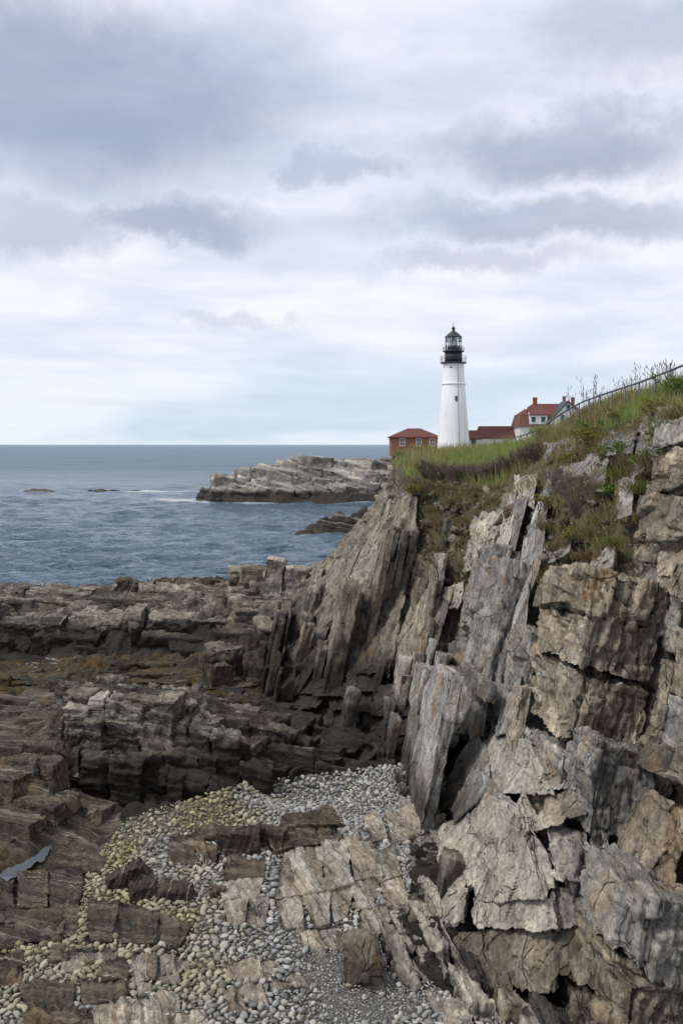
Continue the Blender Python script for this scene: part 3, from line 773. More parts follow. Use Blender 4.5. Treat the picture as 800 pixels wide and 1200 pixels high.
# plates standing on edge between the cobbles and the cliff foot
ledge_cells(outcrop, M_PALE, [(436,1000),(462,960),(492,925),(528,915),(560,960),(545,1050),(500,1100),(600,1150),(660,1225),(520,1225),(462,1150),(425,1100),(470,1062)], R(100), 0.34, 1.5, (0.0, 0.18), 1.3, 0.10, (-1, 7), (16, 33), lift=0.10, chips=(1, 2, 3), axis=S_AX)
# the three tiers of the dark ledge behind the beach
def tier(top, bottom, Y, x0, x1, mat, wmin=16, wmax=46, back=1.7):
    px = x0
    while px < x1:
        wd = random.uniform(wmin, wmax); a, b_ = px + 0.4, px + wd
        f = lambda q, l: float(np.interp(q, [e[0] for e in l], [e[1] for e in l]))
        dy = random.gauss(0, 4.0); Yc = Y + random.gauss(0, 0.24)
        TL, TR, BR, BL = P(a, f(a, top) + dy, Yc), P(b_, f(b_, top) + dy + random.gauss(0, 1), Yc + random.gauss(0, .08)), P(b_, f(b_, bottom), Yc - 0.12), P(a, f(a, bottom), Yc - 0.12)
        bk = np.array([0.05, back, 0.06]); dn = np.array([0, 0, -0.5])
        BLOCKS.append(Block([BL + dn, TL, BL + bk + dn, TL + bk, BR + dn, TR, BR + bk + dn, TR + bk], np.array((0.1, -0.25, 0.96)), random.choice((1, 2, 3)), 0.9, mat, ledge_mid, 1.0))
        px += wd
t1 = [(76,824),(130,822),(170,838),(215,846),(262,860),(300,873),(345,888)]
tier(t1, [(q, y + 40) for q, y in t1], 31.4, 76, 268, M_TOP)
tier([(q, y + 34) for q, y in t1], [(q, y + 74) for q, y in t1], 30.9, 72, 285, M_LEDGE)
tier([(q, y + 66) for q, y in t1], [(72, 925), (130,945), (240,937), (300,918), (345, 915)], 30.2, 92, 268, M_LEDGE)

def flat(quad, mat, h=0.22, owner=None, down=0.6, chips=2, rough=0.75, name='rock_slab', lam=0.7):
    """a bedrock slab whose upper face is seen as the quad"""
    top = []
    mx_, my_ = np.mean([q[0] for q in quad]), np.mean([q[1] for q in quad])
    quad = [(mx_ + (q[0] - mx_) * 1.12, my_ + (q[1] - my_) * 1.12) + tuple(q[2:]) for q in quad]
    for q in quad:
        hh = h * 0.5 if len(q) < 3 else q[2]
        g = on_shore(q[0], q[1] + 0.0)
        Y = g[1] * (EYE - (g[2] + hh)) / (EYE - g[2])
        top.append(P(q[0] + random.uniform(-2.5, 2.5), q[1] + random.uniform(-1.5, 1.5), Y))
    TL, TR, BR, BL = top
    dn = np.array([0, 0, -1.0]) * (down + h)
    cs = [BL + dn, BL, TL + dn, TL, BR + dn, BR, TR + dn, TR]
    b = Block(cs, np.array((0.9, 0.2, 0.35)), chips, rough, mat, owner or beach_bed, lam, name)
    BLOCKS.append(b); return b

for q, mat, h in [
    ([(330,1000),(372,985),(380,1040),(322,1048)], M_FLAT, .4), ([(374,985),(405,982),(414,1030),(382,1040)], M_FLAT, .42), ([(408,980),(440,985),(448,1022),(416,1030)], M_FLAT, .35),
    ([(322,1050),(352,1044),(358,1082),(334,1085)], M_FLAT, .3), ([(354,1044),(384,1040),(388,1078),(372,1084)], M_FLAT, .28), ([(386,1041),(415,1032),(408,1072),(390,1078)], M_FLAT, .28),
    ([(318,975),(388,962),(400,980),(322,995)], M_BROWN, .5), ([(336,950),(380,944),(405,962),(330,968)], M_BROWN, .55), ([(352,1088),(400,1085),(396,1112),(356,1108)], M_FLAT, .15),
    ([(414,1034),(446,1026),(440,1060),(412,1062)], M_FLAT, .2),
    ([(262,1006),(310,1008),(308,1026),(262,1028)], M_BROWN, .25), ([(262,1030),(309,1028),(306,1050),(262,1052)], M_FLAT, .22), ([(262,1053),(290,1052),(288,1080),(264,1080)], M_FLAT, .2), ([(292,1052),(316,1051),(314,1084),(290,1082)], M_FLAT, .18),
    ([(200,978),(228,974),(256,990),(256,1008)], M_BROWN, .25), ([(228,968),(258,962),(266,976),(240,980)], M_BROWN, .3), ([(200,982),(226,980),(228,1010),(200,1008)], M_BROWN, .2),
    ([(22,1018),(58,1016),(56,1060),(24,1062)], M_BROWN, .3), ([(60,1016),(96,1022),(92,1062),(58,1060)], M_BROWN, .28), ([(24,1064),(72,1062),(72,1098),(28,1100)], M_BROWN, .25), ([(76,1062),(94,1064),(92,1092),(74,1094)], M_BROWN, .15),
    ([(104,1052),(140,1056),(134,1100),(104,1098)], M_BROWN, .35), ([(142,1056),(186,1068),(182,1102),(136,1100)], M_BROWN, .33), ([(188,1069),(226,1082),(212,1104),(184,1102)], M_BROWN, .25),
    ([(-40,1028),(16,1030),(14,1075),(-40,1080)], M_BROWN, .3), ([(-40,1082),(14,1078),(16,1108),(-40,1112)], M_BROWN, .25), ([(60,990),(96,996),(94,1014),(60,1012)], M_BROWN, .2), ([(98,998),(128,1004),(116,1022),(98,1020)], M_BROWN, .2),
    ([(-40,1118),(24,1114),(26,1150),(-40,1160)], M_BROWN, .2), ([(84,1114),(140,1112),(128,1124),(84,1128)], M_FLAT, .12), ([(62,1106),(76,1106),(80,1124),(58,1126)], M_BROWN, .25),
    ([(122,1122),(148,1118),(152,1142),(118,1146)], M_BROWN, .3), ([(154,1117),(184,1118),(182,1146),(156,1150)], M_FLAT, .2), ([(186,1118),(204,1119),(204,1138),(185,1140)], M_FLAT, .18), ([(206,1120),(226,1128),(222,1136),(206,1137)], M_FLAT, .18),
    ([(184,1142),(206,1140),(212,1150),(186,1152)], M_FLAT, .15), ([(158,1152),(186,1152),(180,1164),(160,1164)], M_FLAT, .15),
    ([(28,1156),(84,1154),(82,1182),(32,1184)], M_BROWN, .25), ([(30,1186),(104,1184),(104,1206),(30,1208)], M_BROWN, .22), ([(98,1150),(156,1150),(150,1166),(98,1176)], M_BROWN, .2),
    ([(106,1178),(142,1170),(138,1204),(108,1206)], M_FLAT, .2), ([(144,1170),(176,1172),(180,1204),(142,1204)], M_FLAT, .2), ([(178,1168),(206,1164),(210,1186),(182,1190)], M_FLAT, .15), ([(184,1192),(240,1184),(250,1205),(190,1208)], M_FLAT, .2),
    ([(272,1124),(324,1124),(316,1146),(270,1146)], M_FLAT, .18), ([(282,1150),(316,1150),(312,1172),(284,1172)], M_FLAT, .2), ([(262,1160),(284,1158),(288,1184),(264,1184)], M_FLAT, .18), ([(318,1144),(346,1148),(340,1158),(316,1158)], M_FLAT, .22),
    ([(420,1064),(452,1058),(462,1088),(420,1096)], M_FLAT, .2), ([(436,1000),(462,985),(472,1020),(446,1030)], M_FLAT, .35), ([(446,1030),(470,1022),(480,1055),(452,1058)], M_FLAT, .3), ([(452,950),(490,940),(496,972),(460,984)], M_FLAT, .4),
    ([(424,958),(446,952),(454,978),(436,984)], M_FLAT, .3), ([(398,1094,.5),(440,1090,.9),(450,1130,.5),(402,1118,.5)], M_CLIFF, .5)]:
    flat(q, mat, h)

# ================================================================== keep the blocks one can see, then mesh them
def visible_counts(blocks, bin_px=6.0):
    """how many small patches of the picture each block is in front in"""
    g = (np.arange(7) + 0.5) / 7
    U, V = np.meshgrid(g, g); U = U.ravel(); V = V.ravel(); Z = np.zeros_like(U); O1 = Z + 1
    uvw = np.concatenate([np.c_[a] for a in (np.c_[Z, U, V], np.c_[O1, U, V], np.c_[U, Z, V], np.c_[U, O1, V], np.c_[U, V, Z], np.c_[U, V, O1])])
    pts = np.concatenate([trilinear(b.c, uvw) for b in blocks]); own = np.repeat(np.arange(len(blocks)), len(uvw))
    wins = np.zeros(len(blocks), int); main = np.zeros(len(blocks), int)
    for vi, v in enumerate(VIEWS):
        q = pts - v
        px = 400 + F * q[:, 0] / q[:, 1]; py = HOR - F * q[:, 2] / q[:, 1]
        m = (px > -20) & (px < 822) & (py > 300) & (py < 1225) & (q[:, 1] > 5)
        ix = ((px + 60) // bin_px).astype(int); iy = (py // bin_px).astype(int)
        key = np.where(m, iy * 400 + ix, 0)
        dep = np.where(m, q[:, 1], 1e9)
        best = np.full(key.max() + 1, 1e9); np.minimum.at(best, key, dep)
        win = m & (dep < best[key] + 0.12)
        k2 = np.unique(np.c_[own[win], key[win]], axis=0)
        c = np.bincount(k2[:, 0], minlength=len(blocks))
        wins = np.maximum(wins, c)
        if vi == 0: main = c
    return wins, main

def build_blocks():
    wins, main = visible_counts(BLOCKS)
    order = {}
    for b, w_, m_ in zip(BLOCKS, wins, main):
        if w_ >= 2: order.setdefault(b.owner.name, []).append((m_ * 10 + w_, b))
    tris = 0; total = 0
    for name, lst in order.items():
        lst.sort(key=lambda e: -e[0])
        own = lst[0][1].owner
        if own.name == 'hero': continue
        parts = lst[:290]; rest = lst[290:]
        meshes = [block_mesh(b, 2.5 if sc_ > 80 else 3.6, True) for sc_, b in parts] + [block_mesh(b, 4.5, True) for _, b in rest]
        # displace everything of this owner in one go
        ps = np.concatenate([m[0] for m in meshes]); ou = np.concatenate([m[2] for m in meshes])
        cnt = [len(m[0]) for m in meshes]
        bl = [b for _, b in parts] + [b for _, b in rest]
        rough = np.repeat([b.rough for b in bl], cnt); size = np.repeat([m[5] for m in meshes], cnt); lam = np.repeat([b.lam for b in bl], cnt)
        ps, tone = displace(ps, ou, bl[0].axis, rough, size, lam)
        ofs = np.r_[0, np.cumsum(cnt)]
        rv = {}
        for i, b in enumerate(bl):
            v = ps[ofs[i]:ofs[i + 1]]; q = meshes[i][1]; tris += 2 * len(q)
            tn = tone[ofs[i]:ofs[i + 1]]
            if i < len(parts): attr(obj(b.name, v, q, b.mat, own, origin=meshes[i][3]).data, 'tone', tn); total += 1
            else: rv.setdefault(b.mat.name, []).append((v, q, tn))
        for mn, l in rv.items():
            base = 0; V = []; Q = []; TN = []
            for v, q, tn in l: V.append(v); Q.append(q + base); TN.append(tn); base += len(v)
            o = obj('broken_rock', np.concatenate(V), np.concatenate(Q), bpy.data.materials[mn], own); o['kind'] = 'stuff'; attr(o.data, 'tone', np.concatenate(TN))
        print('blocks', name, len(lst), 'parts', len(parts))
    print('block parts', total, 'tris', tris, 'of candidates', len(BLOCKS))
build_blocks()

def grid_faces(nu, nv):
    idx = np.arange(nu * nv).reshape(nu, nv)
    return np.c_[idx[:-1, :-1].ravel(), idx[1:, :-1].ravel(), idx[1:, 1:].ravel(), idx[:-1, 1:].ravel()]

# ------------------------------------------------------------------ rock and soil behind the blocks
def set_mats(o, mats, idx):
    o.data.materials.clear()
    for m in mats: o.data.materials.append(m)
    o.data.polygons.foreach_set('material_index', np.asarray(idx, np.int32))
def backing():
    ys = 14 + (66 - 14) * np.linspace(0, 1, 330) ** 1.25; vs = np.linspace(0, 1, 170)
    Y, V = np.meshgrid(ys, vs, indexing='ij')
    xe, ze = edge(Y)
    Z = -0.3 + V * (ze + 0.3 + 0.02)
    topk = np.clip((1 - V) * 14, 0.0, 1)
    p = np.c_[X(Y, Z).ravel(), Y.ravel(), Z.ravel()]
    px, py = proj(p); soil = soil_at(px, py)
    p[:, 0] += np.where(soil, 0.38, np.where(p[:, 1] < 31, 0.85, 0.34)) * topk.ravel()
    out = np.tile(np.array([-0.94, -0.28, 0.2]), (len(p), 1)); n = len(p)
    q, tone = displace(p, out, S_AX, np.where(soil, 0.5, 1.5) * topk.ravel(), np.full(n, 1.0), np.ones(n))
    f = grid_faces(len(ys), len(vs))[:, ::-1]
    o = obj('cliff_backing', q, f, M_SOIL, cliff_near); attr(o.data, 'tone', tone)
    fs = soil[f].mean(1) + 0.35 * vnoise(q[f[:, 0]] / 0.5, 3); fy = q[f[:, 0], 1]; fz = q[f[:, 0], 2]
    nearrim = (edge(fy)[1] - fz) < 0.5 + 0.5 * vnoise(q[f[:, 0]] / 0.7, 4)
    set_mats(o, [M_SOIL, M_CLIFF, M_WALL, M_FAR], np.where((fs > 0.5) | nearrim, 0, np.where(fy > 37.5, 3, np.where(fy > 27.5, 2, 1))))
backing()

# ------------------------------------------------------------------ shore sheet
BEACH = [(96,1062),(92,1040),(128,990),(150,960),(240,932),(300,916),(395,906),(505,893),(525,915),(500,950),(478,985),(480,1060),(440,1090),(455,1135),(500,1150),(560,1190),(640,1215),(640,1260),(-90,1260),(-90,1160),(20,1108)]
POOL = [(-14,1040),(-10,1024),(6,1012),(20,1006),(34,1002),(44,994),(58,984),(66,984),(64,1002),(58,1014),(46,1018),(36,1026),(14,1040)]
def grit_material():
    m, t, b = new_mat('beach_grit')
    pos = t.n('ShaderNodeNewGeometry').outputs['Position']
    t.put(b.inputs['Base Color'], t.cramp(t.noise(pos, 22, 4, 0.8), [(0.3, (0.05, 0.046, 0.04)), (0.5, (0.14, 0.13, 0.115)), (0.7, (0.27, 0.26, 0.24))])); b.inputs['Roughness'].default_value = 0.85
    t.put(b.inputs['Normal'], t.bump(t.noise(pos, 18, 6, 0.7), 1.0, 0.06))
    return m
def shore():
    xs = np.r_[np.linspace(-42, -14.2, 60), np.linspace(-14, 6, 210), np.linspace(6.3, 12, 14)]; ys = np.r_[np.linspace(9, 15.7, 20), np.linspace(16, 40, 250), 40 + 44 * np.linspace(0.004, 1, 130) ** 1.1]
    nx, ny = len(xs), len(ys)
    A, B = np.meshgrid(xs, ys, indexing='ij')
    p = np.c_[A.ravel(), B.ravel(), T(A, B).ravel()]
    under = (p[:, 0] > -8.6) & (p[:, 0] < -2.2) & (p[:, 1] > 28.6) & (p[:, 1] < 33.4)
    p[:, 2] = np.where(under, np.minimum(p[:, 2], 1.6), p[:, 2])
    px, py = proj(p)
    p[:, 2] = np.where(in_poly(px, py, POOL), np.minimum(p[:, 2], 1.36), p[:, 2])
    bm = in_poly(px, py, BEACH).astype(float)
    for _ in range(3):
        g = bm.reshape(nx, ny); g = (g + np.roll(g, 1, 0) + np.roll(g, -1, 0) + np.roll(g, 1, 1) + np.roll(g, -1, 1)) / 5; bm = g.ravel()
    brown = (p[:, 0] + 0.35 * vnoise(p / 0.8, 8) < np.where(p[:, 1] > 28.3, -8.2, -6.0)) & (p[:, 1] < 36)
    far = np.clip(1.0 - bm, 0.08, 1); n = len(p)
    up = np.tile(np.array([0.0, -0.25, 0.97]), (n, 1))
    amp = far * np.where(brown, 1.0, np.where(p[:, 1] > 40, 2.0, 1.5))
    q, tone = displace(p, up, (0.15, -0.55, 0.8), amp, np.full(n, 1.0), np.ones(n), 1.3)
    q[:, 2] += np.where(brown, 0.10, 0.02) * far - 0.05
    f = grid_faces(nx, ny)
    o = obj('shore', q, f, None); attr(o.data, 'tone', tone)
    nz = 0.5 * vnoise(q[f[:, 0]] / 0.4, 3)
    wf = (q[f[:, 0], 1] > 41) & (q[f[:, 0], 1] < 53)
    set_mats(o, [grit_material(), M_BROWN, M_LEDGE, M_WEED], np.where(bm[f].mean(1) + nz > 0.5, 0, np.where(brown[f].mean(1) > 0.5, 1, np.where(wf, 3, 2))))
    tag(o, 'rough rocky shore between the cliff and the sea', 'shore', kind='structure')
shore()

# ================================================================== the sea
def water_material():
    m, t, b = new_mat('sea_water')
    pos = t.n('ShaderNodeNewGeometry').outputs['Position']
    big = t.noise(t.vm('MULTIPLY', pos, (0.012, 0.03, 0)), 1.0, 4, 0.6)
    col = t.mix(t.ramp(big, 0.35, 0.65), (0.122, 0.185, 0.255), (0.180, 0.252, 0.330))
    at = t.n('ShaderNodeAttribute', attribute_name='foam').outputs['Fac']
    fn = t.noise(t.vm('MULTIPLY', pos, (0.5, 0.8, 1)), 1.6, 7, 0.7, 0.4)
    fm = t.ramp(t.math('ADD', at, t.math('MULTIPLY', fn, 0.9)), 0.92, 1.15)
    col = t.mix(fm, col, (0.72, 0.76, 0.78))
    t.put(b.inputs['Base Color'], col)
    ry = t.n('ShaderNodeSeparateXYZ'); t.put(ry.inputs[0], pos)
    ro = t.ramp(ry.outputs[1], 160, 600, 0.13, 0.38)      # waves too small to model far out
    t.put(b.inputs['Roughness'], t.math('MAXIMUM', ro, t.math('MULTIPLY', fm, 0.75)))
    b.inputs['IOR'].default_value = 1.33; b.inputs['Specular IOR Level'].default_value = 0.42
    h = t.math('ADD', t.noise(t.vm('MULTIPLY', pos, (0.55, 1.1, 1)), 1.0, 5, 0.6, 0.5), t.math('MULTIPLY', t.noise(t.vm('MULTIPLY', pos, (0.11, 0.24, 1)), 1.0, 5, 0.62, 0.4), 2.4))
    t.put(b.inputs['Normal'], t.bump(h, 1.0, 2.7))
    return m
SEA_ROCKS = []   # centre x, y, reach x, reach y of the foam
def sea():
    nr, nc = 340, 220
    inv = np.linspace(1 / 60.0, 1 / 60000.0, nr)
    ys = 1 / inv
    a = np.linspace(-0.62, 0.62, nc)
    Y, A = np.meshgrid(ys, a, indexing='ij')
    p = np.c_[(A * Y).ravel(), Y.ravel(), np.zeros(nr * nc)]
    dy = np.abs(np.gradient(ys)); DY = np.repeat(dy, nc)
    r = np.random.default_rng(3); z = np.zeros(len(p))
    for k in range(60):
        lam_ = math.exp(r.uniform(math.log(1.3), math.log(11))); th = r.normal(0, 0.55) + R(-78)
        amp = 0.017 * lam_ ** 0.8; kx, ky = math.cos(th), math.sin(th)
        ph = (p[:, 0] * kx + p[:, 1] * ky) * 2 * math.pi / lam_ + r.uniform(0, 6.28)
        fade = np.clip(lam_ / (2.2 * DY) - 0.4, 0, 1)
        z += amp * fade * (1 - np.abs(np.sin(ph / 2)) * 1.25)
    p[:, 2] = z - 0.02
    foam = np.zeros(len(p))
    for (cx, cy, rx, ry, wt) in SEA_ROCKS:
        d_ = np.hypot((p[:, 0] - cx) / rx, (p[:, 1] - cy) / ry)
        foam = np.maximum(foam, wt * np.clip(1.35 - d_, 0, 1))
    crest = vnoise(np.c_[p[:, 0] / 5, p[:, 1] / 9, 0 * z], 77)
    foam = np.maximum(foam, 0.42 * np.clip((crest - 0.54) * 5, 0, 1) * (p[:, 1] < 900))
    o = obj('sea', p, grid_faces(nr, nc)[:, ::-1], water_material(), smooth=True)
    attr(o.data, 'foam', foam)
    tag(o, 'choppy grey blue sea reaching to the horizon', 'sea', kind='structure')

# ================================================================== headland under the lighthouse
head = tag(empty('headland', (0, 205, 0)), 'pale jointed rock headland below the lighthouse', 'headland', kind='structure')
H_PTS = np.array([  # x, y, z
    (-28.5,207,-1),(-27,206,0.5),(-26,207,4.5),(-25.5,209,6.6),(-22,208,6.5),(-19,206,5.9),(-16,207,6.5),(-14,208,8.6),(-10,208,9.6),(-6,208,9.9),(0,208,9.6),(6,208,9.3),(11,207,8.9),(14,206,9.5),(18,205,10.3),
    (-24,203,1.0),(-20,202,1.2),(-15,201.5,1.4),(-9,201,1.3),(-3,200,1.4),(3,199,1.4),(9,198,1.2),(14,197,1.0),(-20,204.5,4.0),(-14,204,4.5),(-8,203.5,5.2),(-2,203,5.8),(4,202,6.0),(10,201,5.5),(15,201,7),
    (-24,199,-1.2),(-10,196.5,-1.2),(5,194,-1.2),(15,192,-1.2),(25,192,4),(-26,216,4),(-10,222,6),(5,224,8),(20,222,10.5),(30,205,10.9),(-28,222,-1),(-10,235,-1),(10,236,2),(30,230,10)])
Hf = RBF(H_PTS[:, :2], H_PTS[:, 2], 0.03)
def headland():
    xs = np.linspace(-31, 24, 230); ys = np.linspace(190, 236, 120)
    A, B = np.meshgrid(xs, ys, indexing='ij')
    p = np.c_[A.ravel(), B.ravel(), Hf(A, B).ravel()]
    q = p @ np.array([[0.94, 0, -0.34], [0, 1, 0], [0.34, 0, 0.94]])
    p[:, 2] += 1.1 * np.round(fbm(q / np.array([5.0, 6, 1.6]), 3, 61) * 4) / 4 + 0.35 * fbm(q / np.array([1.4, 2, 0.5]), 2, 67) - 1.9
    obj('rock_mass', p, grid_faces(230, 120), M_HEAD, head)
headland()
def head_blocks():
    out = []
    a = np.array([math.cos(R(-6)), math.sin(R(-6)), 0]); b = np.array([-a[1], a[0], 0])
    c0 = np.array([-6, 205, 0.0])
    random.seed(14)
    rows = cut(-10, 8, 2.4, 0.35)
    for r0, r1 in zip(rows[:-1], rows[1:]):
        cols = cut(-25, 26, 4.4, 0.45)
        for q0, q1 in zip(cols[:-1], cols[1:]):
            cen = c0 + a * (q0 + q1) / 2 + b * (r0 + r1) / 2
            z = float(Hf(np.array([cen[0]]), np.array([cen[1]]))[0])
            if z < 0.3: continue
            zt = z - 0.9 + random.gauss(0, 0.3)
            cs = []
            for q in (q0 + 0.05, q1 - 0.05):
                for r in (r0 + .05, r1 - .05):
                    for top in (0, 1):
                        pz = zt + 0.10 * (q - (q0 + q1) / 2) * -1 + 0.18 * (r - (r0 + r1) / 2) if top else zt - 4.2
                        pt = c0 + a * (q + (0.3 if top else 0)) + b * r; pt[2] = pz
                        cs.append(pt)
            bk = Block(np.array(cs) + rng.normal(size=(8, 3)) * 0.25, np.array((0.35, 0.25, 0.9)), random.choice((3, 4, 5)), 1.0, M_HEAD, head)
            v, f, ou, cen_, n, sz = block_mesh(bk, 2.6)
            v, tn = displace(v, ou, (0.45, 0.25, 0.85), np.full(len(v), 0.6), np.full(len(v), 4.0), np.ones(len(v)), 4.5)
            attr(obj('rock_slab', v, f, M_HEAD, head, origin=cen_).data, 'tone', tn)
head_blocks()

def boulder(name, c, size, mat, label, rz=0.0, tilt=0.0, chips=9, cat='boulder', group=None, px=2.4, rough=0.8, parent=None):
    """an angular boulder: a box knocked off by planes, sunk a little into what it lies on"""
    hx, hy, hz = np.array(size) / 2
    cs = []
    ca, sa = math.cos(rz), math.sin(rz); ct, stt = math.cos(tilt), math.sin(tilt)
    for sx in (-1, 1):
        for sy in (-1, 1):
            for sz in (-1, 1):
                v = np.array([sx * hx, sy * hy, sz * hz]) * rng.uniform(0.8, 1.0, 3)
                v = np.array([v[0] * ct + v[2] * stt, v[1], -v[0] * stt + v[2] * ct])
                cs.append(np.array([v[0] * ca - v[1] * sa, v[0] * sa + v[1] * ca, v[2]]) + np.array(c) + (0, 0, hz * 0.8))
    bk = Block(cs, S_AX, chips, rough, mat, None); bk.chipr = (0.68, 0.92)
    v, f, ou, cen_, n, sz = block_mesh(bk, px)
    v, tn = displace(v, ou, S_AX, np.full(len(v), rough), np.full(len(v), min(size)), np.ones(len(v)), max(0.3, max(size) * 0.5))
    o = obj(name, v, f, mat, parent, origin=np.array(c, float)); attr(o.data, 'tone', tn)
    return tag(o, label, cat, group)

M_SPIT = rock_material('spit_rock', [(0.012, 0.010, 0.008), (0.030, 0.024, 0.018), (0.06, 0.048, 0.034), (0.11, 0.09, 0.065)], axis=(0.2, 0.2, 0.95), stain=0.15, lichen=0.1, band=0.8, lam=3.0)
def sea_rock(name, pts, label, mat=M_SEAROCK):
    """pts: list of x, y, sx, sy, h humps of one rock"""
    V = []; Fq = []; base = 0
    for (x, y, sx, sy, h) in pts:
        u = np.linspace(-1.25, 1.25, 34)
        A, B = np.meshgrid(u, u, indexing='ij')
        p = np.c_[(A * sx).ravel(), (B * sy).ravel(), np.zeros(A.size)]
        rr = np.hypot(A, B).ravel() * (1 + 0.25 * fbm(np.c_[A.ravel() * 2 + x, B.ravel() * 2, 0 * A.ravel()], 2, 5))
        p[:, 2] = h * (1 - np.clip(rr, 0, 1.6) ** 2.2) + 0.42 * h * np.round(fbm(p / (0.45 * sy) + x, 3, 9) * 5) / 5
        p[:, 2] = np.maximum(p[:, 2], -0.8)
        V.append(p + np.array([x, y, 0])); Fq.append(grid_faces(34, 34) + base); base += len(p)
    V = np.concatenate(V)
    o = obj(name, V, np.concatenate(Fq), mat, origin=(pts[0][0], pts[0][1], 0))
    return tag(o, label, 'sea rock')
sea_rock('sea_rock', [(-74.5, 253, 4.6, 2.2, 1.0)], 'low weedy rock awash, leftmost in the open sea')
sea_rock('sea_rock', [(-60.5, 256, 3.0, 1.6, 0.8), (-57, 256.5, 2.2, 1.4, 0.6)], 'dark wave washed rock between the weedy rock and the tiny one')
sea_rock('sea_rock', [(-51.5, 257, 1.7, 1.2, 0.55)], 'tiny dark rock awash nearest the pale headland')
sea_rock('rock_spit', [(-4.4, 130, 2.0, 2.2, 1.3), (-2.2, 130.6, 2.6, 2.6, 2.2), (0.2, 131, 2.8, 3.0, 3.0), (2.8, 131.5, 3.2, 3.2, 3.4), (6, 133, 4, 3.5, 3.0), (10, 134, 5, 4, 3)], 'brown weedy rock spit reaching into the cove behind the cliff', M_SPIT)
SEA_ROCKS += [(-74.5, 251.5, 7, 3.2, .66), (-59, 254, 8, 3.2, .66), (-46, 254, 17, 5, .8), (-34, 214, 9, 8, .78), (-28, 205, 5, 6, .72), (-17, 200.5, 11, 2.4, .66), (2, 197.5, 11, 2.4, .62), (-1, 128.4, 5.5, 1.5, .6), (-6, 130, 2.2, 1.2, .5), (-22, 76, 6, 3.5, .62), (-27, 79, 7, 5, .66), (-12, 76, 5, 2.5, .55), (-5, 76, 4, 2, .5)]
boulder('shore_rock', (-14.6, 70, 0.4), (2.6, 1.6, 3.0), M_DARK, 'dark wet rock standing at the water beyond the long ledge', 0.2, px=2.0)
boulder('shore_rock', (-11.2, 68.5, 0.9), (4.6, 2.2, 2.6), M_DARK, 'broad black rock on the seaward rim of the long ledge', -0.2, px=2.0)
boulder('shore_rock', (-16.4, 72, 0.0), (1.3, 1.0, 2.2), M_DARK, 'small dark rock in the water left of the wet rock', 0.4, px=2.0)
boulder('shore_rock', (-8.0, 67, 1.2), (2.8, 1.8, 2.4), M_DARK, 'dark brown rock between the black rim rock and the pale knob', 0.3, px=2.0)
sea()

# ================================================================== cobbles
def ico(sub):
    import bmesh
    bm = bmesh.new(); bmesh.ops.create_icosphere(bm, subdivisions=sub, radius=1.0)
    v = np.array([q.co[:] for q in bm.verts]); f = np.array([[x.index for x in q.verts] for q in bm.faces]); bm.free()
    return v, f
ICO1, ICO2, ICO3 = ico(1), ico(2), ico(3)

def cobble_material(name, per_object):
    m, t, b = new_mat(name)
    pos = t.n('ShaderNodeNewGeometry').outputs['Position']
    if per_object: rnd = t.n('ShaderNodeObjectInfo').outputs['Random']
    else: rnd = t.n('ShaderNodeAttribute', attribute_name='tone').outputs['Fac']
    col = t.cramp(rnd, [(0.0, (0.14, 0.135, 0.125)), (0.25, (0.24, 0.235, 0.22)), (0.45, (0.26, 0.27, 0.275)), (0.62, (0.34, 0.32, 0.275)), (0.82, (0.42, 0.41, 0.385)), (1.0, (0.32, 0.265, 0.20))])
    if not per_object:
        al = t.n('ShaderNodeAttribute', attribute_name='algae').outputs['Fac']
    else:
        sx = t.n('ShaderNodeSeparateXYZ'); t.put(sx.inputs[0], pos)
        al = t.math('MULTIPLY', t.math('MULTIPLY', t.ramp(sx.outputs[0], -2.6, -4.6), t.ramp(sx.outputs[1], 19, 23, 0.35, 1.0)), t.ramp(t.noise(pos, 0.8, 3), 0.3, 0.55))
    col = t.mix(t.math('MULTIPLY', al, 0.9), col, t.mix(rnd, (0.15, 0.125, 0.04), (0.36, 0.32, 0.17)))
    col = t.mix(1.0, col, t.cramp(t.noise(pos, 16, 5, 0.65), [(0.3, (0.75,) * 3), (0.7, (1.2,) * 3)]), 'MULTIPLY')
    t.put(b.inputs['Base Color'], col); b.inputs['Roughness'].default_value = 0.75
    t.put(b.inputs['Normal'], t.bump(t.noise(pos, 30, 4, 0.6), 0.3, 0.02))
    return m
M_COBBLE = cobble_material('cobble_stone', True); M_PEBBLE = cobble_material('pebble_stone', False)

FLAT_TOPS = []
for b_ in BLOCKS:
    if b_.owner is beach_bed:
        c_ = b_.c; FLAT_TOPS.append([tuple(c_[i][:2]) for i in (1, 3, 7, 5)])
def on_slab(x, y):
    r = np.zeros(np.shape(x), bool)
    for poly in FLAT_TOPS: r |= in_poly(x, y, poly)
    return r

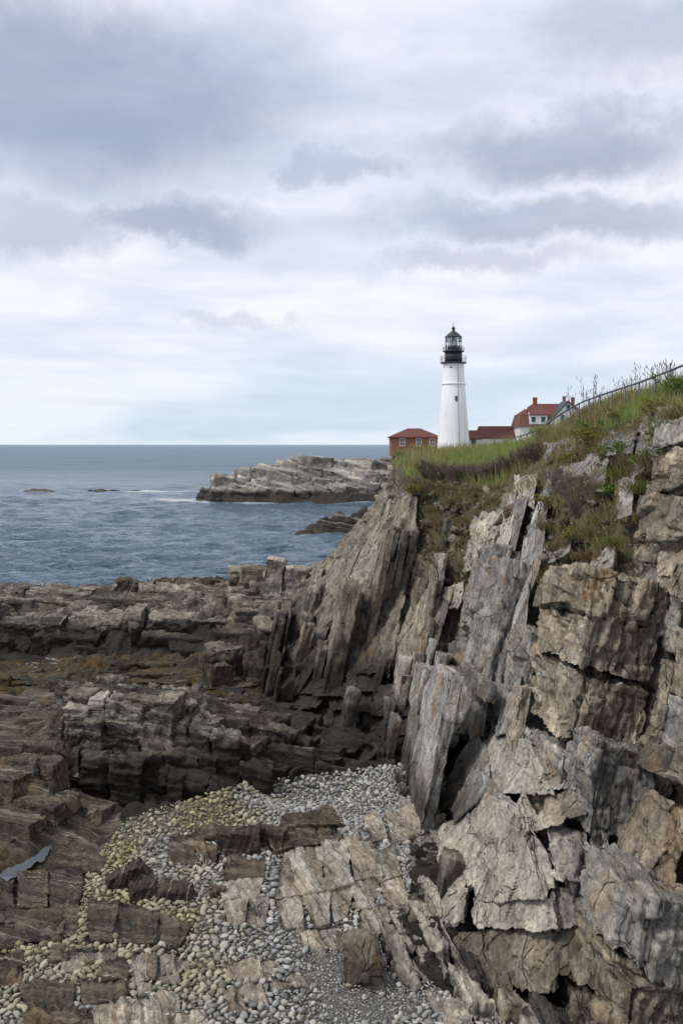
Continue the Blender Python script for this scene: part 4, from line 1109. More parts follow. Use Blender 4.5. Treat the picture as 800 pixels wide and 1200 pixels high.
def stone_shape(base, r):
    v, f = base
    v = v * np.array([1.0, r.uniform(0.55, 0.92), r.uniform(0.32, 0.58)])
    k = r.normal(size=(3, 3)); v = v * (1 + 0.10 * np.sin(v @ k[0] * 1.7 + 1) + 0.09 * np.sin(v @ k[1] * 2.9) + 0.06 * np.sin(v @ k[2] * 5))[:, None]
    for _ in range(6):
        nn = r.normal(size=3); nn /= np.linalg.norm(nn); dm = (v @ nn).max() * r.uniform(0.62, 0.9)
        v = v - np.clip(v @ nn - dm, 0, None)[:, None] * nn
    return v, f
def rot(v, r, tilt=0.5):
    a = r.uniform(0, 6.28); ca, sa = math.cos(a), math.sin(a)
    b_, c_ = r.normal(0, tilt, 2)
    Rz = np.array([[ca, -sa, 0], [sa, ca, 0], [0, 0, 1]]); Rx = np.array([[1, 0, 0], [0, math.cos(b_), -math.sin(b_)], [0, math.sin(b_), math.cos(b_)]])
    Ry = np.array([[math.cos(c_), 0, math.sin(c_)], [0, 1, 0], [-math.sin(c_), 0, math.cos(c_)]])
    return v @ (Rz @ Rx @ Ry).T

def cobbles():
    r = np.random.default_rng(21)
    # random places, bigger stones first so that they do not run into each other
    n = 300000
    x = r.uniform(-9.5, 5.0, n); y = r.uniform(16.5, 36.5, n)
    z = T(x, y); px, py = proj(np.c_[x, y, z])
    ok = in_poly(px, py, BEACH) & ~on_slab(x, y)
    x, y, z, px, py = x[ok], y[ok], z[ok], px[ok], py[ok]
    patch = vnoise(np.c_[x / 2.2, y / 2.2, 0 * x], 91)
    size = 0.041 * np.exp(r.normal(0, 0.50, len(x))) * (1 + 0.38 * patch) * np.where(py > 1090, 1.0, 1.0)
    fine = (vnoise(np.c_[x / 1.6, y / 1.6, 0 * x], 95) > 0.42) & (py > 1040)
    size = np.where(fine, size * 0.55, size)
    big = r.random(len(x)) < 0.006
    size = np.where(big, size * r.uniform(1.3, 1.9, len(x)), size)
    size = np.minimum(size, 0.105)
    order = np.argsort(-size)
    cell = 0.3; grid = {}; keep = []
    for i in order:
        gx, gy = int(x[i] // cell), int(y[i] // cell); good = True
        for ax_ in (-1, 0, 1):
            for ay_ in (-1, 0, 1):
                for j in grid.get((gx + ax_, gy + ay_), ()):
                    if (x[i] - x[j]) ** 2 + (y[i] - y[j]) ** 2 < (0.70 * (size[i] + size[j])) ** 2: good = False; break
                if not good: break
            if not good: break
        if good:
            grid.setdefault((gx, gy), []).append(i); keep.append(i)
    keep = np.array(keep)
    show = size[keep] * F / y[keep]
    ordr = keep[np.argsort(-show)]
    algae = np.clip((-1.4 - x) / 2.0, 0, 1) * np.clip(vnoise(np.c_[x, y, 0 * x] / 1.2, 97) + 0.75, 0, 1) * np.clip((y - 18.5) / 2.0, 0.35, 1)
    protos = []
    for k in range(7):
        v, f = stone_shape(ICO2, r); protos.append(mesh_from('cobble', v, f, M_COBBLE, True))
    for i in ordr[:300]:
        o = bpy.data.objects.new('cobble', protos[r.integers(7)])
        s = size[i]
        o.location = (x[i], y[i], z[i] + s * 0.22); o.scale = (s, s, s)
        o.rotation_euler = (r.normal(0, 0.3), r.normal(0, 0.3), r.uniform(0, 6.28))
        if px[i] < 260 and py[i] < 1070: lab, g = 'large yellowish cobble among the algae stained stones by the tide pool', 'algae stained cobbles'
        elif px[i] < 130: lab, g = 'large cobble lying between the brown bedrock slabs', 'cobbles between the brown slabs'
        elif py[i] < 1060: lab, g = 'large grey cobble in the drift below the dark ledge', 'cobbles below the ledge'
        else: lab, g = 'large rounded grey cobble on the open lower beach', 'cobbles on the lower beach'
        tag(link(o), lab, 'cobble', g)
    V = []; Fc = []; tn = []; al = []; base = 0
    pv = [stone_shape(ICO1, r) for _ in range(24)]; pw = [stone_shape(ICO2, r) for _ in range(24)]
    for i in ordr[300:]:
        v, f = (pw if show_px(size[i], y[i]) > 3.4 else pv)[r.integers(24)]
        v = rot(v, r, 0.45) * size[i] + np.array([x[i], y[i], z[i] + size[i] * 0.15 + r.uniform(0, 0.05)])
        V.append(v); Fc.append(f + base); base += len(v); tn.append(np.full(len(v), r.random())); al.append(np.full(len(v), algae[i]))
    o = obj('pebbles', np.concatenate(V), np.concatenate(Fc), M_PEBBLE, smooth=True)
    attr(o.data, 'tone', np.concatenate(tn)); attr(o.data, 'algae', np.concatenate(al))
    tag(o, 'countless rounded beach pebbles between the bedrock slabs', 'pebbles', kind='stuff')
    print('cobbles', len(ordr), sum(len(f) for f in Fc))
def show_px(s, y): return s * F / y
cobbles()

# ------------------------------------------------------------------ boulders one can pick out on the beach
def beach_boulder(px, py, w_px, h_px, mat, label, rz=0.0, tilt=0.0, deep=0.8, cat='boulder', chips=8):
    g = on_shore(px, py)
    s = g[1] / F
    return boulder('boulder', g + np.array([0, 0, -0.05]), (w_px * s, w_px * s * deep, h_px * s), mat, label, rz, tilt, chips, cat)
beach_boulder(152, 1040, 62, 34, M_DARK, 'long dark brown boulder tilted up among yellow cobbles', 0.1, -0.45, 0.5)
beach_boulder(168, 1052, 34, 24, M_DARK, 'small grey brown boulder wedged between two dark ones', 0.3, 0.0, 0.8)
beach_boulder(209, 1056, 48, 28, M_DARK, 'dark wedge shaped boulder right of the tilted one', -0.1, 0.1, 0.6)
beach_boulder(281, 1000, 58, 38, M_DARK, 'square dark mossy block standing at the head of the beach', 0.06, 0.0, 0.6, chips=3)
beach_boulder(316, 990, 44, 28, M_BROWN, 'brown block leaning behind the square mossy block', -0.2, 0.15, 0.6, chips=4)
beach_boulder(202, 1116, 20, 14, M_DARK, 'round mossy stone on the edge of the pale slabs', 0.1, 0.0, 0.9)
beach_boulder(90, 1140, 40, 13, M_FLAT, 'flat greenish slab lying loose on the cobbles', 0.15, 0.0, 0.7, 'stone', 3)
beach_boulder(352, 1160, 32, 18, M_FLAT, 'pale flat stone resting beside the striped slabs', -0.1, 0.1, 0.8, 'stone', 4)
beach_boulder(255, 1052, 22, 18, M_BROWN, 'small greenish block leaning on the jointed slab', 0.2, 0.2, 0.8, 'stone', 4)
beach_boulder(262, 790, 50, 42, M_LEDGE_FAR, 'rounded tan boulder at the foot of the far buttress', 0.2, 0.0, 0.8)
beach_boulder(258, 802, 34, 30, M_DARK, 'dark boulder in front of the rounded tan one', 0.5, 0.0, 0.8)
beach_boulder(330, 868, 40, 20, M_LEDGE, 'flat grey block lying in the dark cleft below the columns', -0.3, 0.2, 0.8)

# ------------------------------------------------------------------ tide pool
def pool():
    out = [(-10,1040),(-10,1029),(0,1025),(8,1017),(20,1012),(34,1008),(44,1000),(54,992),(60,990),(58,999),(55,1007),(45,1010),(39,1014),(30,1021),(16,1030),(4,1036)]
    fine = []
    for (x0, y0), (x1, y1) in zip(out, out[1:] + out[:1]):
        for k in range(4):
            q = np.array([x0 + (x1 - x0) * k / 4, y0 + (y1 - y0) * k / 4]); nz = vnoise(np.array([[q[0] / 7, q[1] / 5, 1.0], [q[0] / 7, q[1] / 5, 9.0]]), 3)
            fine.append((q[0] + 3.0 * nz[0], q[1] + 2.2 * nz[1]))
    v = [gz(px, py, 1.45) for px, py in fine]
    m, t, b = new_mat('pool_water')
    b.inputs['Base Color'].default_value = (0.10, 0.115, 0.135, 1); b.inputs['Roughness'].default_value = 0.04
    o = obj('tide_pool', v, [list(range(len(v)))], m)
    tag(o, 'small tide pool reflecting the sky between brown slabs', 'tide pool', kind='structure')
pool()

# ------------------------------------------------------------------ loose rubble in the earthy gullies
def rubble():
    r = np.random.default_rng(31); V = []; Q = []; TN = []; base = 0
    uvw, quads = box_template(1, 1, 1)
    for poly, n in zip(SOIL_POLYS, (300, 150, 50)):
        xs = [p[0] for p in poly]; ys = [p[1] for p in poly]; k = 0
        while k < n:
            px, py = r.uniform(min(xs), max(xs)), r.uniform(min(ys), max(ys))
            if not in_poly(np.array([px]), np.array([py]), poly)[0]: continue
            c = on_cliff(px, py, -0.15); s = 0.055 * math.exp(r.normal(0, 0.65))
            v = (uvw - 0.5) * np.array([s * 2, s * 1.3, s * 0.9]) ; v = v + r.uniform(-0.35, 0.35, v.shape) * s
            v = rot(v, r, 0.5) + c
            V.append(v); Q.append(quads + base); base += len(v); TN.append(np.full(len(v), r.uniform(-0.5, 0.6))); k += 1
    o = obj('rubble', np.concatenate(V), np.concatenate(Q), M_CLIFF); attr(o.data, 'tone', np.concatenate(TN))
    tag(o, 'loose angular rubble in the earthy gullies of the cliff', 'rubble', kind='stuff')
rubble()

# ================================================================== grassy land on the cliff
def turf_material():
    m, t, b = new_mat('turf')
    pos = t.n('ShaderNodeNewGeometry').outputs['Position']
    v = t.noise(pos, 0.9, 7, 0.6, 0.3)
    col = t.cramp(v, [(0.3, (0.045, 0.03, 0.016)), (0.45, (0.09, 0.075, 0.03)), (0.55, (0.075, 0.085, 0.025)), (0.7, (0.10, 0.12, 0.03))])
    t.put(b.inputs['Base Color'], col); b.inputs['Roughness'].default_value = 0.95
    t.put(b.inputs['Normal'], t.bump(t.noise(pos, 4, 8, 0.7), 1.0, 0.2))
    return m
M_TURF = turf_material()
def land():
    ys = np.r_[np.linspace(16, 75, 170), np.linspace(76, 215, 70)]; u = np.r_[0, 0, np.linspace(0, 1, 48) ** 1.6]
    V = []
    for y in ys:
        xe, ze = edge(y)
        xs = xe + u * (70 - xe)
        z = G(xs, np.full(len(u), y))
        row = np.c_[xs, np.full(len(u), y), z]
        row[0, 2] = -1.0 if y > 62 else row[2, 2] - 0.5; row[0, 0] -= (3.0 if y > 62 else -0.35); row[1, 2] -= 0.12
        V.append(row)
    p = np.concatenate(V)
    p[:, 2] += 0.07 * fbm(p / 0.9, 3, 101) * (p[:, 1] < 90)
    o = obj('grass_slope', p, grid_faces(len(ys), len(u))[:, ::-1], M_TURF)
    tag(o, 'grassy slope on top of the cliff running out to the lighthouse', 'grass slope', kind='structure')
land()

def leaf_material(name, stops, rough=0.7):
    m, t, b = new_mat(name)
    tone = t.n('ShaderNodeAttribute', attribute_name='tone').outputs['Fac']
    col = t.cramp(tone, stops)
    t.put(b.inputs['Base Color'], col); b.inputs['Roughness'].default_value = rough; b.inputs['Specular IOR Level'].default_value = 0.25
    tr = t.n('ShaderNodeBsdfTranslucent'); t.put(tr.inputs[0], col)
    mx_ = t.n('ShaderNodeMixShader'); mx_.inputs[0].default_value = 0.3
    t.t.links.new(b.outputs[0], mx_.inputs[1]); t.t.links.new(tr.outputs[0], mx_.inputs[2])
    out = [n for n in t.t.nodes if n.type == 'OUTPUT_MATERIAL'][0]; t.t.links.new(mx_.outputs[0], out.inputs[0])
    return m
M_GRASS = leaf_material('grass_blade', [(0.0, (0.22, 0.15, 0.085)), (0.25, (0.34, 0.27, 0.14)), (0.45, (0.25, 0.245, 0.09)), (0.7, (0.175, 0.23, 0.06)), (1.0, (0.25, 0.32, 0.09))])
M_LEAF = leaf_material('green_leaf', [(0.0, (0.05, 0.085, 0.018)), (0.5, (0.10, 0.165, 0.03)), (1.0, (0.19, 0.27, 0.05))])
M_YLEAF = leaf_material('yellow_leaf', [(0.0, (0.09, 0.08, 0.02)), (0.5, (0.19, 0.18, 0.035)), (1.0, (0.32, 0.30, 0.08))])
M_TWIG = leaf_material('bare_twig', [(0.0, (0.06, 0.04, 0.036)), (0.5, (0.15, 0.11, 0.10)), (1.0, (0.25, 0.20, 0.185))])
M_STALK = leaf_material('dry_stalk', [(0.0, (0.06, 0.05, 0.045)), (1.0, (0.16, 0.135, 0.11))])

def blades(base, height, lean, width, tone, name, label, mat=M_GRASS, parent=None, kind='stuff', cat='grass'):
    """thin bent blades, each of two short strips"""
    n = len(base); r = np.random.default_rng(n)
    a = r.uniform(0, 2 * np.pi, n); sd = np.c_[np.cos(a), np.sin(a), 0 * a] * width[:, None] / 2
    up = np.array([0, 0, 1.0])
    m_ = base + up * (height * 0.55)[:, None] + lean * 0.35; tip = base + up * height[:, None] + lean
    v = np.stack([base - sd, base + sd, m_ - sd * 0.8, m_ + sd * 0.8, tip], 1).reshape(-1, 3)
    i = np.arange(n) * 5
    f = np.concatenate([np.c_[i, i + 1, i + 3], np.c_[i, i + 3, i + 2], np.c_[i + 2, i + 3, i + 4]])
    o = obj(name, v, f, mat, parent)
    attr(o.data, 'tone', np.repeat(tone, 5))
    if label: tag(o, label, cat, kind=kind)
    return o

def grass():
    r = np.random.default_rng(41); n = 260000
    y = 20 + 58 * r.random(n) ** 1.0; xe, ze = edge(y)
    x = xe + (r.random(n) ** 1.3) * (11.5 - xe) - 0.12
    z = G(np.maximum(x, xe), y)
    px, py = proj(np.c_[x, y, z])
    # thin where the bank is bare, thick in the patches
    pt = fbm(np.c_[x / 1.3, y / 1.8, 0 * x], 3, 103)
    dens = np.clip(0.55 + 0.9 * pt, 0.08, 1) * np.where(y > 36, np.clip((x - xe - 0.15) / 1.3, 0.05, 1), np.clip((x - xe + 0.35) / 0.9, 0.15, 1))
    ok = (px < 850) & (px > 440) & (r.random(n) < dens * 0.72) & ~soil_at(px, py)
    x, y, z, px, pt = x[ok], y[ok], z[ok], px[ok], pt[ok]; xe = xe[ok]; n = len(x)
    h = r.uniform(0.22, 0.62, n) * (1 + 0.6 * pt) * np.where(px < 650, 0.8, 0.7)
    green = np.clip(0.58 + 0.8 * fbm(np.c_[x / 2.5, y / 3.5, 0 * x], 2, 107) + 0.18 * np.clip((x - xe - 0.9) / 1.2, -1, 1) + r.normal(0, 0.22, n), 0, 1)
    tall = r.random(n) < 0.10; h = np.where(tall, h * 1.7, h); green = np.where(tall, green * 0.45, green)
    lean = np.c_[r.normal(0.03, 0.14, n), r.normal(0, 0.14, n), 0 * x]
    blades(np.c_[x, y, z - 0.03], h, lean, r.uniform(0.014, 0.030, n) * (y / 32), green, 'grass', 'green and straw coloured grass covering the cliff top')
    print('grass', n)
grass()

def shrub(name, base, height, spread, stems, leaves, label, leaf_mat, leaf=0.05, group=None, seed=1, twig_r=0.012, sub=4, up=1.0, cat='shrub'):
    """stems that fork into twigs, with leaf faces along the twigs"""
    r = np.random.default_rng(seed); t_ = empty(name, tuple(base)); tag(t_, label, cat, group)
    br = MB(); pts = []; base = np.asarray(base, float)
    for s in range(stems):
        a = r.uniform(0, 6.28); e = r.uniform(0.15, 1.0) * spread
        end = np.array([math.cos(a) * e, math.sin(a) * e, height * r.uniform(0.55, 1.0) * up])
        mid = end * 0.5 + r.normal(0, 0.09 * height, 3) + np.array([0, 0, 0.08 * height])
        p0 = np.array([math.cos(a), math.sin(a), 0]) * 0.06 * spread - np.array([0, 0, 0.05])
        br.tube([p0, mid * 0.6, mid, end], twig_r, 3, twig_r * 0.35)
        for k in range(sub):
            f = r.uniform(0.35, 0.95); st = mid * (1 - f) + end * f
            e2 = st + np.array([r.normal(0, 0.3), r.normal(0, 0.3), r.uniform(0.0, 0.5)]) * height * 0.45
            br.tube([st, (st + e2) / 2 + r.normal(0, 0.02, 3), e2], twig_r * 0.5, 3, twig_r * 0.25)
            for q in np.linspace(0.2, 1, 4): pts.append(st * (1 - q) + e2 * q)
    o = br.build('branches', M_TWIG, t_); attr(o.data, 'tone', r.random(len(o.data.vertices)) * 0.3 + 0.35 + 0.2 * r.normal())
    if leaves:
        pts = np.array(pts); c = pts[r.integers(len(pts), size=leaves)] + r.normal(0, 0.05 * height + 0.02, (leaves, 3))
        c[:, 2] = np.maximum(c[:, 2], 0.01)
        d1 = r.normal(size=(leaves, 3)); d1 /= np.linalg.norm(d1, axis=1)[:, None]
        d2 = np.cross(d1, r.normal(size=(leaves, 3))); d2 /= np.linalg.norm(d2, axis=1)[:, None] + 1e-9
        L = leaf * r.uniform(0.6, 1.2, (leaves, 1))
        v = np.stack([c - d1 * L, c + d2 * L * 0.45, c + d1 * L, c - d2 * L * 0.45], 1).reshape(-1, 3)
        q = np.arange(leaves * 4).reshape(-1, 4)
        me = mesh_from('foliage', v, q, leaf_mat); attr(me, 'tone', np.repeat(np.clip(r.normal(0.5, 0.25, leaves), 0, 1), 4))
        link(bpy.data.objects.new('foliage', me), t_)
    return t_

def on_top(px, py):
    """where the line of sight meets the turf or, failing that, the cliff"""
    ys = np.linspace(18, 74, 700); xs = (px - 400) / F * ys; zs = EYE - (py - HOR) / F * ys
    xe, ze = edge(ys); g = G(xs, ys)
    hit = np.nonzero(((xs >= xe) & (zs <= g)) | ((zs < ze) & (xs > X(ys, zs))))[0]
    i = hit[0] if len(hit) else len(ys) - 1
    return np.array([xs[i], ys[i], zs[i]])

shrub('leafy_shrub', on_top(688, 528), 0.75, 0.75, 26, 1300, 'yellow green leafy shrub below the grassy rim beside grey rock', M_YLEAF, 0.045, seed=3)
shrub('leafy_shrub', on_top(662, 548), 0.5, 0.6, 16, 600, 'small olive shrub under the yellow green one', M_YLEAF, 0.04, seed=4)
shrub('leafy_plant', on_top(772, 538), 0.85, 0.35, 14, 420, 'bright green broad leaved plant on the upper cliff near the picture edge', M_LEAF, 0.06, seed=5, cat='plant')
shrub('leafy_plant', on_top(752, 556), 0.55, 0.3, 10, 260, 'smaller bright green plant left of the tall one on the cliff', M_LEAF, 0.055, seed=6, cat='plant')
shrub('leafy_plant', on_top(716, 588), 0.5, 0.3, 12, 260, 'green tuft growing in the crack right of the bare shrub', M_LEAF, 0.05, seed=7, cat='plant')
shrub('bare_shrub', on_top(676, 606), 1.25, 0.85, 46, 120, 'large bare purple brown shrub in the earthy gully', M_TWIG, 0.03, seed=8, sub=7, twig_r=0.010)
shrub('bare_shrub', on_top(652, 575), 0.7, 0.5, 20, 60, 'bare twiggy shrub beside the upright grey beds', M_TWIG, 0.03, seed=9, sub=6, twig_r=0.010)
shrub('juniper', on_top(487, 580), 0.55, 0.9, 26, 1500, 'low mossy yellow juniper hanging over the far rim', M_YLEAF, 0.05, seed=10, up=0.6)
shrub('leafy_shrub', on_top(790, 470), 0.6, 0.6, 18, 800, 'grass green shrub on the rim at the picture edge', M_LEAF, 0.045, seed=12)
shrub('leafy_shrub', on_top(735, 470), 0.5, 0.7, 18, 800, 'low green shrub just under the railing', M_LEAF, 0.045, seed=13)
ORD = 'first second third fourth fifth sixth seventh eighth ninth tenth eleventh twelfth thirteenth fourteenth fifteenth sixteenth seventeenth eighteenth nineteenth twentieth twenty-first twenty-second twenty-third twenty-fourth twenty-fifth twenty-sixth twenty-seventh twenty-eighth twenty-ninth thirtieth'.split()
RIM = [(498,566),(507,570),(517,569),(527,572),(537,571),(547,570),(557,572),(567,571),(577,569),(587,567),(597,562),(607,557),(617,553),(627,548)]
for k, (px, py) in enumerate(RIM):
    shrub('rim_shrub', on_top(px, py - 6), 0.75, 0.6, 34, 90, ORD[k] + ' bare purple brown shrub along the grassy rim, counted from the sea', M_TWIG, 0.03, 'bare shrubs along the rim', 20 + k, 0.014, 7)
for k, (px, py, nm, lab) in enumerate([(640, 600, 'y', 'olive shrub between the upright beds and the large bare shrub'), (706, 545, 'y', 'yellowish shrub hanging over the head of the gully'), (728, 540, 'g', 'green bush left of the tall bright plant'), (786, 545, 'g', 'green bush at the picture edge under the long pale tuft'),
                                       (720, 500, 'y', 'olive scrub on the rim below the railing bend'), (765, 492, 'y', 'olive scrub on the rim near the picture edge'), (690, 512, 'g', 'green scrub on the rim left of the railing bend'), (672, 640, 'y', 'sparse yellowish plant on the gully floor')]):
    shrub('scrub', on_top(px, py), 0.5, 0.5, 18, 420, lab, M_YLEAF if nm == 'y' else M_LEAF, 0.042, None, 80 + k)
for k, (px, py, lab) in enumerate([(470,541,'grey green bush at the tip of the cliff top'), (492,536,'grey green bush between the cliff tip and the white tower'), (636,520,'pale bush below the white house gable')]):
    b0 = on_top(px, py); shrub('grey_bush', b0, 0.7, 0.8, 20, 700, lab, M_GRASS, 0.05, None, 50 + k)

# tufts of dry grass in the gullies
def tuft(px, py, label, n=170, h=0.38, spread=0.22, tone=0.18):
    b0 = on_cliff(px, py, 0.05) if py > 545 else on_top(px, py)
    r = np.random.default_rng(int(px + py)); a = r.uniform(0, 6.28, n); d_ = np.abs(r.normal(0, spread, n))
    base = b0 + np.c_[np.cos(a) * d_, np.sin(a) * d_ * 0.6, r.normal(0, 0.05, n)]
    lean = np.c_[np.cos(a) * 0.14 - 0.10, np.sin(a) * 0.14 - 0.12, -r.uniform(0, 0.12, n)]
    o = blades(base, r.uniform(0.5, 1, n) * h, lean, np.full(n, 0.022), np.clip(r.normal(tone, 0.14, n), 0, 1), 'grass_tuft', None)
    o.data.transform(__import__('mathutils').Matrix.Translation(-Vector(b0))); o.location = b0
    tag(o, label, 'grass tuft')
for px, py, lab, tn in [(655,672,'straw and green tuft above the dark purple boulder',.35),(668,640,'dry straw tuft below the large bare shrub',.12),(690,628,'dry tuft right of the gully floor',.1),(652,645,'dry tuft at the left of the gully floor',.15),
                    (548,612,'straw tuft on top of the pale broken rocks',.1),(560,605,'second straw tuft on the pale broken rocks',.12),(512,645,'green straw tuft in the rubble chute',.4),(540,665,'tuft at the foot of the rubble chute',.3),
                    (762,545,'hanging dry tuft under the bright green plants',.15),(745,575,'green tuft in the vertical crack',.5),(718,640,'green tuft low in the vertical crack',.55),(790,490,'long pale tuft hanging at the picture edge',.25),(505,600,'brown tuft under the mossy juniper',.08),(528,590,'brown tuft beside the rubble chute head',.15),(700,575,'dry tuft at the head of the gully',.15),(735,545,'straw tuft beside the green bush',.25),(775,575,'dry tuft on the ledge below the bright plants',.2),(800,520,'straw tuft at the picture edge',.2),(640,620,'dry tuft beside the upright beds',.12),(685,655,'dry tuft low in the gully',.1),(496,575,'brown tuft right of the mossy juniper',.1),(516,615,'brown tuft in the upper rubble chute',.12),(725,560,'green tuft high in the vertical crack',.6)]:
    tuft(px, py, lab, tone=tn)

# matted dry grass in the earthy pockets and spilling over the rim
def matted():
    r = np.random.default_rng(77); B = []; tn = []
    spots = []
    for poly, n in zip(SOIL_POLYS, (130, 150, 90)):
        xs = [p[0] for p in poly]; ys = [p[1] for p in poly]; k = 0
        while k < n:
            px, py = r.uniform(min(xs), max(xs)), r.uniform(min(ys), max(ys))
            if in_poly(np.array([px]), np.array([py]), poly)[0] and vnoise(np.array([[px / 22, py / 22, 3.0]]), 5)[0] > -0.15: spots.append((px, py)); k += 1
    for _ in range(150):
        px = r.uniform(486, 806); py = np.interp(px, [486, 560, 600, 640, 700, 760, 806], [566, 582, 572, 552, 512, 492, 478]) + r.uniform(-4, 14); spots.append((px, py))
    for px, py in spots:
        b0 = on_top(px, py) if py < 545 else on_cliff(px, py, -0.1)
        m_ = 16; B.append(b0 + np.c_[r.normal(0, .14, m_), r.normal(0, .08, m_), r.normal(-0.05, .06, m_)])
        tn.append(np.clip(r.normal(r.choice([.12, .3, .62, .8], p=[.45, .33, .13, .09]), .1, m_), 0, 1))
    B = np.concatenate(B); tn = np.concatenate(tn); n = len(B)
    blades(B, r.uniform(0.12, 0.42, n), np.c_[r.normal(-0.08, .12, n), r.normal(-0.08, .12, n), -r.uniform(0, 0.15, n)], r.uniform(.014, .026, n), tn, 'dry_grass', 'matted dry grass in the earthy pockets of the upper cliff')
matted()

# dry weeds standing against the sky
def weed(px, py_foot, top_py, seed, which):
    r = np.random.default_rng(seed)
    y = F * 8.8 / max(px - 400, 1) + r.uniform(-0.8, 0.8); x = (px - 400) / F * y; z = float(G(np.array([x]), np.array([y]))[0])
    h = max(0.25, EYE - (top_py - HOR) / F * y - z)
    t_ = empty('weed_stalk', (x, y, z)); tag(t_, which + ' dry weed stalk against the sky along the railing, from the house', 'weed', 'dry weeds against the sky')
    lean = r.normal(0, 0.08) * h
    s = MB().tube([(0, 0, -0.05), (lean * 0.3, 0.02, h * 0.5), (lean, 0, h)], 0.008, 4, 0.004)
    hd = MB()
    for k in range(r.integers(3, 7)):
        f = r.uniform(0.5, 0.98); a = r.uniform(0, 6.28); l = r.uniform(0.08, 0.2)
        p0 = np.array([lean * f, 0, h * f]); p1 = p0 + np.array([math.cos(a) * l, math.sin(a) * l, l * 0.9])
        s.tube([p0, p1], 0.006, 3, 0.004)
        hd.tube([p1 - (0, 0, .02), p1 + (0, 0, .03), p1 + (0, 0, .07)], 0.012, 5, 0.005)
    hd.tube([(lean, 0, h - .02), (lean, 0, h + .05), (lean, 0, h + .1)], 0.012, 5, 0.005)
    for o in (s.build('stem', M_STALK, t_), hd.build('seed_head', M_STALK, t_)): attr(o.data, 'tone', np.full(len(o.data.vertices), r.random()))
rw = random.Random(5)
for k, px in enumerate(sorted(rw.uniform(668, 792) for _ in range(30))):
    base = 478 - (px - 660) * 0.36
    weed(px, base, base - abs(rw.gauss(0, 9)) - 2, 300 + k, ORD[k])

# ------------------------------------------------------------------ railing along the cliff path
def plain(name, col, rough=0.6, metal=0.0, bumps=None):
    m, t, b = new_mat(name)
    pos = t.n('ShaderNodeNewGeometry').outputs['Position']
    c = t.mix(1.0, col, t.cramp(t.noise(pos, 2.5, 6, 0.65), [(0.3, (0.86,) * 3), (0.7, (1.08,) * 3)]), 'MULTIPLY')
    t.put(b.inputs['Base Color'], c); b.inputs['Roughness'].default_value = rough; b.inputs['Metallic'].default_value = metal
    if bumps: t.put(b.inputs['Normal'], t.bump(t.noise(pos, bumps, 6, 0.6), 0.4, 0.05))
    return m
M_RAIL = plain('galvanised_pipe', (0.10, 0.11, 0.125), 0.5, 0.4)
rail = tag(empty('railing', (8.6, 35, 12.2)), 'grey pipe railing climbing along the cliff top path', 'railing')
def rail_at(y): return np.array([8.62, y, np.interp(y, [20, 25.9, 29.6, 33.7, 36.8, 39.8, 45.4, 54], [14.35, 14.0, 13.8, 13.66, 13.53, 13.26, 12.6, 12.2])])
off = np.array(rail.location)
MB().tube([rail_at(y) - off for y in np.linspace(20, 54, 24)], 0.032, 8).build('top_rail', M_RAIL, rail, True)
for k in range(23):
    y = 20.7 + 1.5 * k; p1 = rail_at(y); p0 = np.array([p1[0], p1[1], float(G(p1[:1], p1[1:2])[0]) - 0.2])
    MB().tube([p0 - off, p1 - off], 0.026, 6).build('post', M_RAIL, rail, True)

# ================================================================== lighthouse and houses
def D(px, py, Y): return P(px, py, Y)
def brick_material(name, c1, c2, mortar, scale=4.0):
    m, t, b = new_mat(name)
    tcg = t.n('ShaderNodeNewGeometry').outputs['Position']
    mp = t.n('ShaderNodeSeparateXYZ'); t.put(mp.inputs[0], tcg); cb = t.n('ShaderNodeCombineXYZ')
    t.put(cb.inputs[0], t.math('ADD', mp.outputs[0], mp.outputs[1])); t.put(cb.inputs[1], mp.outputs[2])
    br = t.n('ShaderNodeTexBrick'); t.put(br.inputs['Vector'], cb.outputs[0]); br.inputs['Scale'].default_value = scale
    for k, c in (('Color1', c1), ('Color2', c2), ('Mortar', mortar)): br.inputs[k].default_value = (*c, 1)
    t.put(b.inputs['Base Color'], t.mix(1.0, br.outputs[0], t.cramp(t.noise(tcg, 0.9, 6, 0.6), [(0.3, (0.8,) * 3), (0.7, (1.15,) * 3)]), 'MULTIPLY')); b.inputs['Roughness'].default_value = 0.85
    t.put(b.inputs['Normal'], t.bump(br.outputs[1], -0.4, 0.03))
    return m
M_BRICK = brick_material('red_brick', (0.25, 0.085, 0.045), (0.30, 0.115, 0.06), (0.26, 0.17, 0.12))
M_CHIM = brick_material('chimney_brick', (0.22, 0.065, 0.045), (0.26, 0.085, 0.055), (0.2, 0.12, 0.1))
M_ROOF = plain('red_shingle', (0.125, 0.036, 0.030), 0.8, bumps=3)
M_SHING = plain('brown_shingle', (0.15, 0.062, 0.036), 0.85, bumps=4)
M_WHITE = plain('white_paint', (0.80, 0.80, 0.80), 0.6)
M_BLACK = plain('black_iron', (0.022, 0.024, 0.030), 0.5)
M_TRIM = plain('dark_trim', (0.035, 0.045, 0.055), 0.6)
M_SHUT = plain('green_shutter', (0.03, 0.085, 0.075), 0.6)
M_PANE = plain('window_glass', (0.05, 0.065, 0.08), 0.12)
